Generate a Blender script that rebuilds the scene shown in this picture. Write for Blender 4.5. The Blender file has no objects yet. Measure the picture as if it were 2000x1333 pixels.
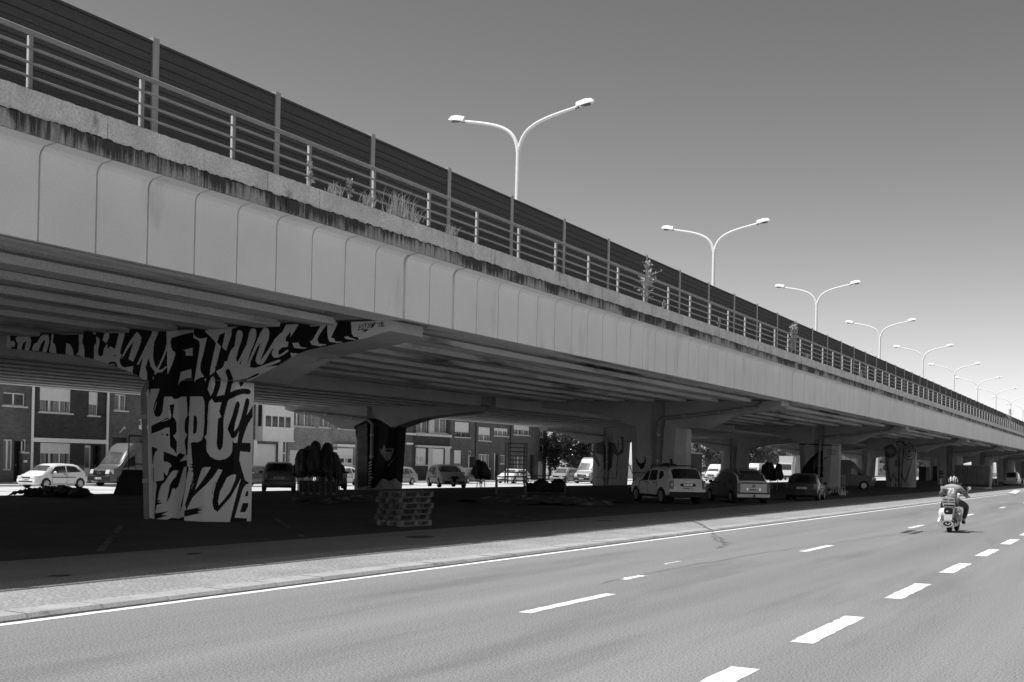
import bpy, bmesh, math, random
import numpy as np
from mathutils import Vector, Matrix
random.seed(7)
R = math.radians
scene = bpy.context.scene
COL = scene.collection

# ------------------------------------------------------------------ camera
FPX, ROLL, EYE, SHY = 2370.0, R(1.3), 1.72, 235.0      # calibrated on the 2000 px wide photograph
YAW = R(27.625)
cd = bpy.data.cameras.new('camera')
cam = bpy.data.objects.new('camera', cd); COL.objects.link(cam)
cd.sensor_width = 36.0
cd.lens = FPX / 2000.0 * 36.0
cd.shift_y = SHY / 2000.0
cd.clip_start = 0.1; cd.clip_end = 6000.0
_f = Vector((-math.sin(YAW), math.cos(YAW), 0)); _r = Vector((math.cos(YAW), math.sin(YAW), 0)); _u = Vector((0, 0, 1))
# scene leans clockwise -> camera is rolled counter-clockwise
_x = _r * math.cos(ROLL) + _u * math.sin(ROLL)
_y = -_r * math.sin(ROLL) + _u * math.cos(ROLL)
m = Matrix((( _x.x, _y.x, -_f.x, 0), (_x.y, _y.y, -_f.y, 0), (_x.z, _y.z, -_f.z, EYE), (0, 0, 0, 1)))
cam.matrix_world = m
scene.camera = cam

def ray(px, py):
    a = (px - 1000) / FPX; b = (666.5 - py + SHY) / FPX
    c, s = math.cos(ROLL), math.sin(ROLL)
    x = c * a - s * b; y = s * a + c * b
    return np.array([x * math.cos(YAW) - math.sin(YAW), x * math.sin(YAW) + math.cos(YAW), y])
def on_z(px, py, z=0.0):
    d = ray(px, py); t = (z - EYE) / d[2]; return np.array([0, 0, EYE]) + t * d
def on_x(px, py, X):
    d = ray(px, py); return np.array([0, 0, EYE]) + X / d[0] * d
def on_y(px, py, Y):
    d = ray(px, py); return np.array([0, 0, EYE]) + Y / d[1] * d
def proj(P):
    P = np.asarray(P, float) - np.array([0, 0, EYE])
    z = -P[..., 0] * math.sin(YAW) + P[..., 1] * math.cos(YAW)
    x = (P[..., 0] * math.cos(YAW) + P[..., 1] * math.sin(YAW)) / z; y = P[..., 2] / z
    c, s = math.cos(ROLL), math.sin(ROLL)
    return np.stack([1000 + (c * x + s * y) * FPX, 666.5 - ((-s * x + c * y) * FPX - SHY)], -1)

# ------------------------------------------------------------------ sky and sun
SUNV = Vector((0.365, 0.30, -1.0)).normalized()        # the way the light travels
SUN_EL = math.asin(-SUNV.z); SUN_AZ = math.atan2(-SUNV.x, -SUNV.y)
w = bpy.data.worlds.new('World'); scene.world = w; w.use_nodes = True
nt = w.node_tree; nt.nodes.clear()
out = nt.nodes.new('ShaderNodeOutputWorld'); bg = nt.nodes.new('ShaderNodeBackground')
sky = nt.nodes.new('ShaderNodeTexSky'); sky.sky_type = 'NISHITA'; sky.sun_disc = False
sky.sun_elevation = SUN_EL; sky.sun_rotation = SUN_AZ
sky.air_density = 1.0; sky.dust_density = 0.6; sky.ozone_density = 1.5
sep = nt.nodes.new('ShaderNodeSeparateColor')          # black and white film behind a red filter
mr = nt.nodes.new('ShaderNodeMath'); mr.operation = 'MULTIPLY'; mr.inputs[1].default_value = 0.80
mg = nt.nodes.new('ShaderNodeMath'); mg.operation = 'MULTIPLY_ADD'; mg.inputs[1].default_value = 0.20
nt.links.new(sky.outputs[0], sep.inputs[0])
nt.links.new(sep.outputs[0], mr.inputs[0]); nt.links.new(sep.outputs[1], mg.inputs[0]); nt.links.new(mr.outputs[0], mg.inputs[2])
pw = nt.nodes.new('ShaderNodeMath'); pw.operation = 'POWER'; pw.inputs[1].default_value = 1.48     # film contrast of the sky
pk = nt.nodes.new('ShaderNodeMath'); pk.operation = 'MULTIPLY'; pk.inputs[1].default_value = 0.645
nt.links.new(mg.outputs[0], pw.inputs[0]); nt.links.new(pw.outputs[0], pk.inputs[0]); nt.links.new(pk.outputs[0], bg.inputs[0]); nt.links.new(bg.outputs[0], out.inputs[0])
bg.inputs[1].default_value = 0.10
sl = bpy.data.lights.new('sun', 'SUN'); sl.energy = 4.2; sl.angle = R(0.5); sl.color = (1, 1, 1)
so = bpy.data.objects.new('sun', sl); COL.objects.link(so)
so.rotation_mode = 'QUATERNION'; so.rotation_quaternion = SUNV.to_track_quat('-Z', 'Y')
so.location = (-30, -20, 60)
vs = scene.view_settings
vs.view_transform = 'Standard'; vs.look = 'None'; vs.gamma = 1.0; vs.use_curve_mapping = False; vs.exposure = 0.37
scene.cycles.max_bounces = 8; scene.cycles.diffuse_bounces = 5
scene.cycles.caustics_reflective = False; scene.cycles.caustics_refractive = False

# ------------------------------------------------------------------ materials
MATS = {}
def mat(name, v, rough=0.8, var=0.12, scale=2.0, bump=0.0, metal=0.0, spec=0.3, stretch=(1, 1, 1), fine=0.0, fscale=60.0, detail=6, coat=0.0, bscale=None, dark=None):
    """grey material: coarse noise (var, scale, stretch) times fine noise (fine, fscale); dark=(value, threshold, scale, stretch) adds stains"""
    if name in MATS: return MATS[name]
    M = bpy.data.materials.new(name); M.use_nodes = True; MATS[name] = M
    n = M.node_tree.nodes; l = M.node_tree.links
    b = n['Principled BSDF']
    b.inputs['Roughness'].default_value = rough; b.inputs['Metallic'].default_value = metal
    b.inputs['Specular IOR Level'].default_value = spec
    b.inputs['Coat Weight'].default_value = coat
    tc = n.new('ShaderNodeTexCoord')
    def noise(sc, st, det=6):
        mp = n.new('ShaderNodeMapping'); mp.inputs['Scale'].default_value = st
        l.new(tc.outputs['Object'], mp.inputs[0])
        t = n.new('ShaderNodeTexNoise'); t.inputs['Scale'].default_value = sc; t.inputs['Detail'].default_value = det; t.inputs['Roughness'].default_value = 0.6
        l.new(mp.outputs[0], t.inputs['Vector']); return t
    def rng(src, a, c, lo=0.32, hi=0.68):
        r = n.new('ShaderNodeMapRange'); r.inputs[1].default_value = lo; r.inputs[2].default_value = hi
        r.inputs[3].default_value = a; r.inputs[4].default_value = c; l.new(src, r.inputs[0]); return r.outputs[0]
    def mul(a, c):
        k = n.new('ShaderNodeMath'); k.operation = 'MULTIPLY'; l.new(a, k.inputs[0]); l.new(c, k.inputs[1]); return k.outputs[0]
    t = noise(scale, stretch, detail)
    val = rng(t.outputs['Fac'], v * (1 - var), v * (1 + var))
    if fine:
        t2 = noise(fscale, (1, 1, 1), 3)
        val = mul(val, rng(t2.outputs['Fac'], 1 - fine, 1 + fine))
    if dark:
        dv, th, dsc, dst = dark
        t3 = noise(dsc, dst, 5)
        f = rng(t3.outputs['Fac'], 1.0, dv, th, th + 0.14)
        val = mul(val, f)
    l.new(val, b.inputs['Base Color'])
    if bump:
        bp = n.new('ShaderNodeBump'); bp.inputs['Strength'].default_value = bump; bp.inputs['Distance'].default_value = 0.02
        t4 = noise(bscale or fscale, (1, 1, 1), 4); l.new(t4.outputs['Fac'], bp.inputs['Height']); l.new(bp.outputs[0], b.inputs['Normal'])
    return M
def brick(name, v, mortar, var=0.25):
    if name in MATS: return MATS[name]
    M = bpy.data.materials.new(name); M.use_nodes = True; MATS[name] = M
    n = M.node_tree.nodes; l = M.node_tree.links; b = n['Principled BSDF']
    b.inputs['Roughness'].default_value = 0.9; b.inputs['Specular IOR Level'].default_value = 0.2
    tc = n.new('ShaderNodeTexCoord'); sx = n.new('ShaderNodeSeparateXYZ'); cx = n.new('ShaderNodeCombineXYZ')
    l.new(tc.outputs['Object'], sx.inputs[0]); l.new(sx.outputs[1], cx.inputs[0]); l.new(sx.outputs[2], cx.inputs[1])
    t = n.new('ShaderNodeTexBrick'); t.inputs['Scale'].default_value = 1.0
    t.inputs['Brick Width'].default_value = 0.22; t.inputs['Row Height'].default_value = 0.072; t.inputs['Mortar Size'].default_value = 0.008
    t.inputs['Color1'].default_value = (v * (1 - var),) * 3 + (1,); t.inputs['Color2'].default_value = (v * (1 + var),) * 3 + (1,)
    t.inputs['Mortar'].default_value = (mortar,) * 3 + (1,)
    l.new(cx.outputs[0], t.inputs['Vector'])
    ns = n.new('ShaderNodeTexNoise'); ns.inputs['Scale'].default_value = 0.8; l.new(tc.outputs['Object'], ns.inputs['Vector'])
    r = n.new('ShaderNodeMapRange'); r.inputs[1].default_value = .3; r.inputs[2].default_value = .7; r.inputs[3].default_value = .82; r.inputs[4].default_value = 1.15
    l.new(ns.outputs[0], r.inputs[0])
    mx = n.new('ShaderNodeMix'); mx.data_type = 'RGBA'; mx.blend_type = 'MULTIPLY'; mx.inputs[0].default_value = 1.0
    l.new(t.outputs['Color'], mx.inputs[6]); l.new(r.outputs[0], mx.inputs[7]); l.new(mx.outputs[2], b.inputs['Base Color'])
    return M

# ------------------------------------------------------------------ mesh helpers
class MB:
    def __init__(s): s.v = []; s.f = []; s.m = []; s.mi = 0
    def add(s, vs, fs):
        o = len(s.v); s.v += [tuple(map(float, p)) for p in vs]
        for f in fs: s.f.append(tuple(i + o for i in f)); s.m.append(s.mi)
        return s
    def box(s, x0, x1, y0, y1, z0, z1):
        x0, x1 = min(x0, x1), max(x0, x1); y0, y1 = min(y0, y1), max(y0, y1); z0, z1 = min(z0, z1), max(z0, z1)
        return s.add([(x0,y0,z0),(x1,y0,z0),(x1,y1,z0),(x0,y1,z0),(x0,y0,z1),(x1,y0,z1),(x1,y1,z1),(x0,y1,z1)],
              [(0,3,2,1),(4,5,6,7),(0,1,5,4),(1,2,6,5),(2,3,7,6),(3,0,4,7)])
    def obox(s, c, ax, ay, az):
        c = Vector(c); ax = Vector(ax); ay = Vector(ay); az = Vector(az)
        vs = [c + a*ax + b*ay + d*az for d in (-.5,.5) for a, b in ((-.5,-.5),(.5,-.5),(.5,.5),(-.5,.5))]
        return s.add(vs, [(0,3,2,1),(4,5,6,7),(0,1,5,4),(1,2,6,5),(2,3,7,6),(3,0,4,7)])
    def bar(s, p, q, wd, hd=None, up=(0,0,1)):
        p = Vector(p); q = Vector(q); d = q - p; hd = hd or wd
        u = Vector(up)
        if abs(d.normalized().dot(u)) > .98: u = Vector((0, 1, 0))
        a = d.cross(u).normalized(); b = a.cross(d).normalized()
        return s.obox((p + q) / 2, d, a * wd, b * hd)
    def prism(s, poly, fn, a0, a1):
        """poly: 2-D outline, fn(u,v,a)->xyz"""
        n = len(poly); vs = [fn(u, v, a0) for u, v in poly] + [fn(u, v, a1) for u, v in poly]
        fs = [tuple(range(n)), tuple(range(2*n-1, n-1, -1))] + [(i, i+n, (i+1) % n + n, (i+1) % n) for i in range(n)]
        return s.add(vs, fs)
    def tube(s, pts, r, n=8, caps=True):
        pts = [Vector(p) for p in pts]; rs = r if isinstance(r, (list, tuple)) else [r] * len(pts)
        vs = []; prev = None
        for i, p in enumerate(pts):
            d = (pts[min(i+1, len(pts)-1)] - pts[max(i-1, 0)]).normalized()
            if prev is None:
                a = d.cross(Vector((0,0,1)));
                if a.length < .05: a = d.cross(Vector((0,1,0)))
            else: a = prev - d * prev.dot(d)
            a.normalize(); prev = a; b = d.cross(a)
            for k in range(n):
                t = 2*math.pi*k/n; vs.append(p + (a*math.cos(t) + b*math.sin(t)) * rs[i])
        fs = [(i*n+k, i*n+(k+1) % n, (i+1)*n+(k+1) % n, (i+1)*n+k) for i in range(len(pts)-1) for k in range(n)]
        if caps: fs += [tuple(range(n-1, -1, -1)), tuple(range((len(pts)-1)*n, len(pts)*n))]
        return s.add(vs, fs)
    def lathe(s, prof, c, axis='z', n=24, sy=1.0):
        vs = []
        for r, h in prof:
            for k in range(n):
                t = 2*math.pi*k/n; a, b = r*math.cos(t), r*math.sin(t)*sy
                vs.append((c[0]+a, c[1]+b, c[2]+h) if axis == 'z' else ((c[0]+a, c[1]+h, c[2]+b) if axis == 'y' else (c[0]+h, c[1]+a, c[2]+b)))
        fs = [(i*n+k, i*n+(k+1) % n, (i+1)*n+(k+1) % n, (i+1)*n+k) for i in range(len(prof)-1) for k in range(n)]
        fs += [tuple(range(n-1, -1, -1)), tuple(range((len(prof)-1)*n, len(prof)*n))]
        return s.add(vs, fs)
    def ball(s, c, rx, ry, rz, n=12, m=8):
        vs = [(c[0], c[1], c[2]-rz)]
        for i in range(1, m):
            t = math.pi*i/m - math.pi/2
            for k in range(n):
                a = 2*math.pi*k/n; vs.append((c[0]+rx*math.cos(t)*math.cos(a), c[1]+ry*math.cos(t)*math.sin(a), c[2]+rz*math.sin(t)))
        vs.append((c[0], c[1], c[2]+rz)); e = len(vs)-1
        fs = [(0, 1+(k+1) % n, 1+k) for k in range(n)]
        for i in range(m-2): fs += [(1+i*n+k, 1+i*n+(k+1) % n, 1+(i+1)*n+(k+1) % n, 1+(i+1)*n+k) for k in range(n)]
        fs += [(1+(m-2)*n+k, 1+(m-2)*n+(k+1) % n, e) for k in range(n)]
        return s.add(vs, fs)
    def quad(s, a, b, c, d): return s.add([a, b, c, d], [(0, 1, 2, 3)])
    def mesh(s, name, mats, smooth=None, bevel=0, fix=True):
        me = bpy.data.meshes.new(name); me.from_pydata(s.v, [], s.f)
        for M in (mats if isinstance(mats, (list, tuple)) else [mats]): me.materials.append(M)
        me.polygons.foreach_set('material_index', s.m)
        if fix or bevel:
            bm = bmesh.new(); bm.from_mesh(me)
            if fix: bmesh.ops.recalc_face_normals(bm, faces=bm.faces)
            if bevel:
                es = [e for e in bm.edges if len(e.link_faces) == 2 and e.calc_face_angle(0) > .6]
                bmesh.ops.bevel(bm, geom=es, offset=bevel, segments=2, affect='EDGES', clamp_overlap=True)
            bm.to_mesh(me); bm.free()
        if smooth is not None:
            me.polygons.foreach_set('use_smooth', [True] * len(me.polygons))
            try: me.set_sharp_from_angle(angle=R(smooth))
            except Exception: pass
        me.update(); return me
    def build(s, name, mats, parent=None, smooth=None, bevel=0, world=True, fix=True):
        """vertices are in world axes when the parent is an unrotated Empty (world=True): they are made local to it"""
        if parent is not None and world:
            o = ORIG.get(parent.name, Vector((0, 0, 0)))
            s.v = [(p[0]-o[0], p[1]-o[1], p[2]-o[2]) for p in s.v]
        ob = bpy.data.objects.new(name, s.mesh(name, mats, smooth, bevel, fix)); COL.objects.link(ob)
        if parent is not None:
            ob.parent = parent
            if world: ORIG[ob.name] = ORIG.get(parent.name, Vector((0,0,0)))
        return ob
ORIG = {}
def thing(name, label, cat, loc=(0, 0, 0), rz=0.0, group=None):
    o = bpy.data.objects.new(name, None); COL.objects.link(o); o.location = loc; o.rotation_euler = (0, 0, rz)
    o['label'] = label; o['category'] = cat
    if group: o['group'] = group
    o.empty_display_size = .2
    ORIG[o.name] = Vector(loc); return o
def tag(o, label, cat, group=None):
    o['label'] = label; o['category'] = cat
    if group: o['group'] = group
    return o
def struct(o): o['kind'] = 'structure'; return o
def copy_tree(o, parent=None, loc=None, rz=None, label=None, first=True):
    kids = list(o.children)
    c = o.copy(); COL.objects.link(c)
    if parent is not None: c.parent = parent
    if loc is not None: c.location = loc; ORIG[c.name] = Vector(loc)
    if rz is not None: c.rotation_euler = (0, 0, rz)
    if label: c['label'] = label
    for k in kids: copy_tree(k, c)
    return c
def text_mb(txt, size, place, bold=0.0):
    """flat letters as a mesh; place(u,v)->xyz"""
    cu = bpy.data.curves.new('letters', 'FONT'); cu.body = txt; cu.size = size; cu.align_x = 'CENTER'; cu.align_y = 'CENTER'; cu.offset = bold; cu.resolution_u = 3
    ob = bpy.data.objects.new('letters', cu); COL.objects.link(ob)
    dg = bpy.context.evaluated_depsgraph_get(); dg.update()
    me = bpy.data.meshes.new_from_object(ob.evaluated_get(dg))
    mb = MB(); mb.add([place(v.co.x, v.co.y) for v in me.vertices], [tuple(p.vertices) for p in me.polygons])
    bpy.data.objects.remove(ob); bpy.data.meshes.remove(me); return mb

# ------------------------------------------------------------------ ground, roads, markings
m_asph = mat('road_asphalt', 0.208, .85, .17, .50, .25, stretch=(1.3, .045, 1), fine=.62, fscale=52, bscale=90, dark=(.80, .52, .9, (.9, .10, 1)))
m_lot = mat('lot_asphalt', 0.215, .9, .20, .5, .25, fine=.25, fscale=40, bscale=80, stretch=(1, .25, 1))
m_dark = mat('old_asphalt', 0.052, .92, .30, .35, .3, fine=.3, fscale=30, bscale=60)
m_verge = mat('verge_paving', 0.275, .9, .16, .8, .5, fine=.5, fscale=22, bscale=40)
m_kerb = mat('kerb_concrete', 0.36, .85, .12, 1.5, .3, fine=.2, fscale=40, dark=(.55, .58, 2.4, (1, 1, 1)))
m_white = mat('road_paint', 0.80, .7, .06, 3, .1, fine=.06, fscale=60, dark=(.45, .60, 9.0, (1, .35, 1)))
m_worn = mat('worn_paint', 0.13, .9, .35, 6, fine=.3, fscale=30)
m_tar = mat('tar', 0.055, .8, .2, 4)
g = MB(); g.quad((-2500, -1500, -.62), (2500, -1500, -.62), (2500, 3500, -.62), (-2500, 3500, -.62))
struct(g.build('ground', mat('earth', 0.14, .95, .3, .05)))
Y0, Y1 = -60, 900
g = MB()
g.quad((-10.07, Y0, 0), (14, Y0, 0), (14, Y1, 0), (-10.07, Y1, 0)); g.box(-10.07, 14, Y0, Y1, -.4, -.02)
road = struct(g.build('road', m_asph, fix=False))
def sheet(name, x0, x1, z0, z1, m, ya=Y0, yb=Y1, parent=None):
    g = MB(); g.quad((x0, ya, z0), (x1, ya, z1), (x1, yb, z1), (x0, yb, z0)); return struct(g.build(name, m, fix=False))
g = MB()
for i in range(-20, 330):                                   # one metre kerb stones, slightly uneven
    y = i + .71; j = random.uniform(-.006, .006); h = .055 + random.uniform(-.005, .005)
    g.prism([(-10.07+j, -.1), (-10.07+j, .012), (-10.11+j, h), (-10.46, h+.004), (-10.46, -.1)], lambda u, v, a: (u, a, v), y, y + 1 - .028)
struct(g.build('kerb', m_kerb))
sheet('pavement', -12.75, -10.455, .046, .05, m_verge)
sheet('parking_lane', -15.35, -12.7, .028, .046, m_lot)
g = MB()
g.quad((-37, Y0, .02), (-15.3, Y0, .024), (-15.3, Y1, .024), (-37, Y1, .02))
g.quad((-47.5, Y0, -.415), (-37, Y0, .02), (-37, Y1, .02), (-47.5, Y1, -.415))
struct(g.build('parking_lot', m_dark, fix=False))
sheet('back_street', -58.7, -47.4, -.42, -.42, mat('street_concrete', .48, .9, .12, .6, fine=.15, fscale=20))
g = MB(); g.quad((-52.3, Y0, -.416), (-52.0, Y0, -.416), (-52.0, Y1, -.416), (-52.3, Y1, -.416)); struct(g.build('street_gutter', m_tar, fix=False))
g = MB(); g.box(-62.7, -58.7, Y0, 400, -.6, -.30); struct(g.build('back_pavement', mat('far_paving', .55, .9, .15, .8)))
g = MB(); g.quad((-10.06, Y0, .004), (-9.86, Y0, .004), (-9.86, Y1, .004), (-10.06, Y1, .004))
g = MB(); g.quad((-10.068, Y0, .003), (-10.03, Y0, .003), (-10.03, Y1, .003), (-10.068, Y1, .003)); g.build('gutter_joint', m_tar, road, fix=False)
# the edge line: narrow and slightly ragged
g = MB(); pts = []
yy = 0.0
while yy < 420:
    pts.append((yy, random.uniform(-.008, .008), random.uniform(-.008, .008))); yy += .12 if yy < 40 else 3.0
for a, b in zip(pts, pts[1:]): g.quad((-9.99+a[1], a[0], .004), (-9.86+a[2], a[0], .004), (-9.86+b[2], b[0], .004), (-9.99+b[1], b[0], .004))
g.build('edge_line', m_white, road, fix=False)
def dash(x0, x1, ya, yb, name, mt=m_white, rag=.012, z=.004):
    g = MB(); n = 14; L = []; Rr = []
    for i in range(n+1):
        y = ya + (yb-ya)*i/n; L.append((x0+random.uniform(-rag, rag), y, z)); Rr.append((x1+random.uniform(-rag, rag), y, z))
    g.add(L + Rr[::-1], [tuple(range(2*n+2))]); g.build(name, mt, road, fix=False)
for k in range(26): dash(-6.31, -6.16, 12.3 + 12.58*k, 12.3 + 2.5 + 12.58*k, 'lane_dash')
dash(-3.12, -2.88, 7.62, 10.12, 'lane_dash')
for k in range(0, 44): dash(-3.09, -2.86, 11.9 + 4.84*k, 11.9 + 2.5 + 4.84*k, 'lane_dash')
dash(-6.93, -6.81, 16.76, 17.58, 'lane_dash', rag=.035)          # flaking remains of older paint
dash(-7.39, -7.35, 19.83, 20.68, 'lane_dash', rag=.015)
# skewed paint mark far along the kerb
a = on_z(1976, 965); b = on_z(1984, 959.5); g = MB(); g.add([(a[0]-.3, a[1], .055), (a[0]+.5, a[1]-2, .055), (b[0]+.5, b[1], .055), (b[0]-.3, b[1]+2, .055)], [(0, 1, 2, 3)]); g.build('kerb_mark', m_white, road, fix=False)
def seam(px, wd, name='tar_seam', mt=m_tar, z=.003):
    P = [on_z(x, y) for x, y in px]; g = MB(); Q = []
    for a, b in zip(P, P[1:]):
        n = 8
        for i in range(n): Q.append(a + (b-a)*i/n)
    Q.append(P[-1]); L = []; Rr = []
    for i, p in enumerate(Q):
        d = Q[min(i+1, len(Q)-1)] - Q[max(i-1, 0)]; d /= np.linalg.norm(d); nn = np.array([-d[1], d[0], 0]); k = wd*random.uniform(.4, 1.3)
        j = random.uniform(-.05, .05)
        zz = .06 if p[0] < -10.07 else z
        L.append((p[0]+nn[0]*(k+j), p[1]+nn[1]*(k+j), zz)); Rr.append((p[0]-nn[0]*(k-j), p[1]-nn[1]*(k-j), zz))
    for i in range(len(Q)-1): g.quad(L[i], Rr[i], Rr[i+1], L[i+1])
    return g.build(name, mt, road, fix=False)
m_seam = mat('seam', .135, .9, .3, 2)
seam([(1170, 1140), (1330, 1108), (1480, 1082), (1650, 1058), (1780, 1040)], .012, mt=m_seam)
m_stain = mat('oil_stain', .14, .8, .3, 3)
seam([(1396, 1047), (1412, 1056), (1418, 1064), (1405, 1072)], .05, mt=m_stain)
seam([(1390, 1047), (1400, 1058), (1430, 1062)], .03, mt=m_stain)
seam([(1352, 1021), (1375, 1032), (1396, 1046)], .05, mt=m_stain)
m_shad = mat('road_shadow_paint', .045, .8, .2, 3)  # two slash-shaped shadows on the road, painted as flat dark patches
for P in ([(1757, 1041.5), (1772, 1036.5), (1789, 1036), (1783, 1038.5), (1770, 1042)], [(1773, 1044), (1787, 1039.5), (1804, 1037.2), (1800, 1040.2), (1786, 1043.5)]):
    g = MB(); g.add([(*on_z(x, y)[:2], .0035) for x, y in P], [tuple(range(len(P)))]); g.build('shadow_patch', m_shad, road, fix=False)
# parking bay lines at 45 degrees, nearly worn away
lot = bpy.data.objects['parking_lot']
for k in range(-2, 12):
    y = 26.2 + 5.6*k; g = MB()
    for i in range(9):
        if random.random() < .2: continue
        t0, t1 = i/9, (i+.8)/9
        p = (-20.9+5.2*t0, y-5.6*t0); q = (-20.9+5.2*t1, y-5.6*t1)
        g.quad((p[0]-.045, p[1]-.045, .029), (p[0]+.045, p[1]+.045, .029), (q[0]+.045, q[1]+.045, .029), (q[0]-.045, q[1]-.045, .029))
    g.build('bay_line', m_worn, lot, fix=False)
for px, py, s in ((118, 1127, .45), (380, 1083, .35), (480, 1040, .9), (822, 1050, .9), (1180, 1018, .7), (205, 1050, .9)):   # drain covers and oil spots
    p = on_z(px, py, .03); g = MB(); n = 14
    zz = .05 if p[0] > -12.7 else (.047 if p[0] > -15.3 else .03)
    g.add([(p[0]+.32*s*math.cos(2*math.pi*i/n)*random.uniform(.7, 1), p[1]+.55*s*math.sin(2*math.pi*i/n)*random.uniform(.7, 1), zz) for i in range(n)], [tuple(range(n))])
    g.build('oil_spot', m_tar, lot, fix=False)

# ------------------------------------------------------------------ viaducts
m_fascia = mat('painted_fascia', 0.86, .85, .05, .5, .05, fine=.05, fscale=30, dark=(.80, .60, 1.1, (1, 1, .3)))
m_band = mat('stained_concrete', 0.40, .95, .45, 9.0, .4, fine=.25, fscale=25, stretch=(1, 1, .10), dark=(.12, .46, 1.6, (1, 1, .35)))
def streaks(M):
    """dirt that has run down from the ledge: dense under the top edge, thinning into vertical streaks"""
    n = M.node_tree.nodes; l = M.node_tree.links; b = n['Principled BSDF']; src = b.inputs['Base Color'].links[0].from_socket
    tc = n.new('ShaderNodeTexCoord'); mp = n.new('ShaderNodeMapping'); mp.inputs['Scale'].default_value = (1, 13, .9); l.new(tc.outputs['Object'], mp.inputs[0])
    t = n.new('ShaderNodeTexNoise'); t.inputs['Scale'].default_value = 1.0; t.inputs['Detail'].default_value = 5; t.inputs['Roughness'].default_value = .65; l.new(mp.outputs[0], t.inputs['Vector'])
    t2 = n.new('ShaderNodeTexNoise'); t2.inputs['Scale'].default_value = .9; t2.inputs['Detail'].default_value = 2; l.new(tc.outputs['Object'], t2.inputs['Vector'])
    sx = n.new('ShaderNodeSeparateXYZ'); l.new(tc.outputs['Object'], sx.inputs[0])
    gr = n.new('ShaderNodeMapRange'); gr.inputs[1].default_value = 6.36; gr.inputs[2].default_value = 6.64; gr.inputs[3].default_value = -.05; gr.inputs[4].default_value = .17; l.new(sx.outputs[2], gr.inputs[0])
    a = n.new('ShaderNodeMath'); a.operation = 'ADD'; l.new(t.outputs[0], a.inputs[0]); l.new(gr.outputs[0], a.inputs[1])
    a2 = n.new('ShaderNodeMath'); a2.operation = 'MULTIPLY_ADD'; a2.inputs[1].default_value = 1.1; l.new(t2.outputs[0], a2.inputs[0]); l.new(a.outputs[0], a2.inputs[2])
    r = n.new('ShaderNodeMapRange'); r.inputs[1].default_value = .97; r.inputs[2].default_value = 1.20; r.inputs[3].default_value = 1.0; r.inputs[4].default_value = .16; l.new(a2.outputs[0], r.inputs[0])
    k = n.new('ShaderNodeMath'); k.operation = 'MULTIPLY'; l.new(src, k.inputs[0]); l.new(r.outputs[0], k.inputs[1]); l.new(k.outputs[0], b.inputs['Base Color'])
    return M
m_band = streaks(mat('run_stained_concrete', 0.42, .95, .2, 9.0, .4, fine=.2, fscale=25, stretch=(1, 1, .12)))
m_parapet = mat('parapet_concrete', 0.72, .92, .16, 1.6, .6, fine=.22, fscale=30, dark=(.42, .60, 2.6, (1, 1, .5)))
m_moss = mat('moss', 0.035, 1.0, .5, 6, .6, fscale=30)
m_conc = mat('concrete', 0.42, .92, .16, .7, .2, fine=.14, fscale=30, dark=(.5, .60, .8, (1, .25, .8)))
m_beam = mat('beam_concrete', 0.72, .92, .20, .5, .2, fine=.16, fscale=26, stretch=(1, .2, 1), dark=(.16, .52, .9, (2.0, .16, 1.4)))
m_beam2 = mat('clean_beam_concrete', 0.74, .92, .10, .5, .2, fine=.14, fscale=26)
m_pier = mat('pier_concrete', 0.40, .92, .14, .9, .2, fine=.14, fscale=30, dark=(.6, .62, 1.3, (1, 1, .4)))
m_barrier = mat('barrier_timber', 0.098, .9, .26, 1.0, .3, fine=.14, fscale=30, stretch=(1, .06, 4))
m_galv = mat('galvanised_steel', 0.42, .55, .12, 3, metal=.2, spec=.4)
m_lampw = mat('white_lacquer', 0.82, .45, .03, 2)
m_pipe = mat('grey_pipe', 0.26, .7, .12, 2, fine=.1, fscale=30)
SPAN, PY0 = 34.0, 24.3
NSP = 11
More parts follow.
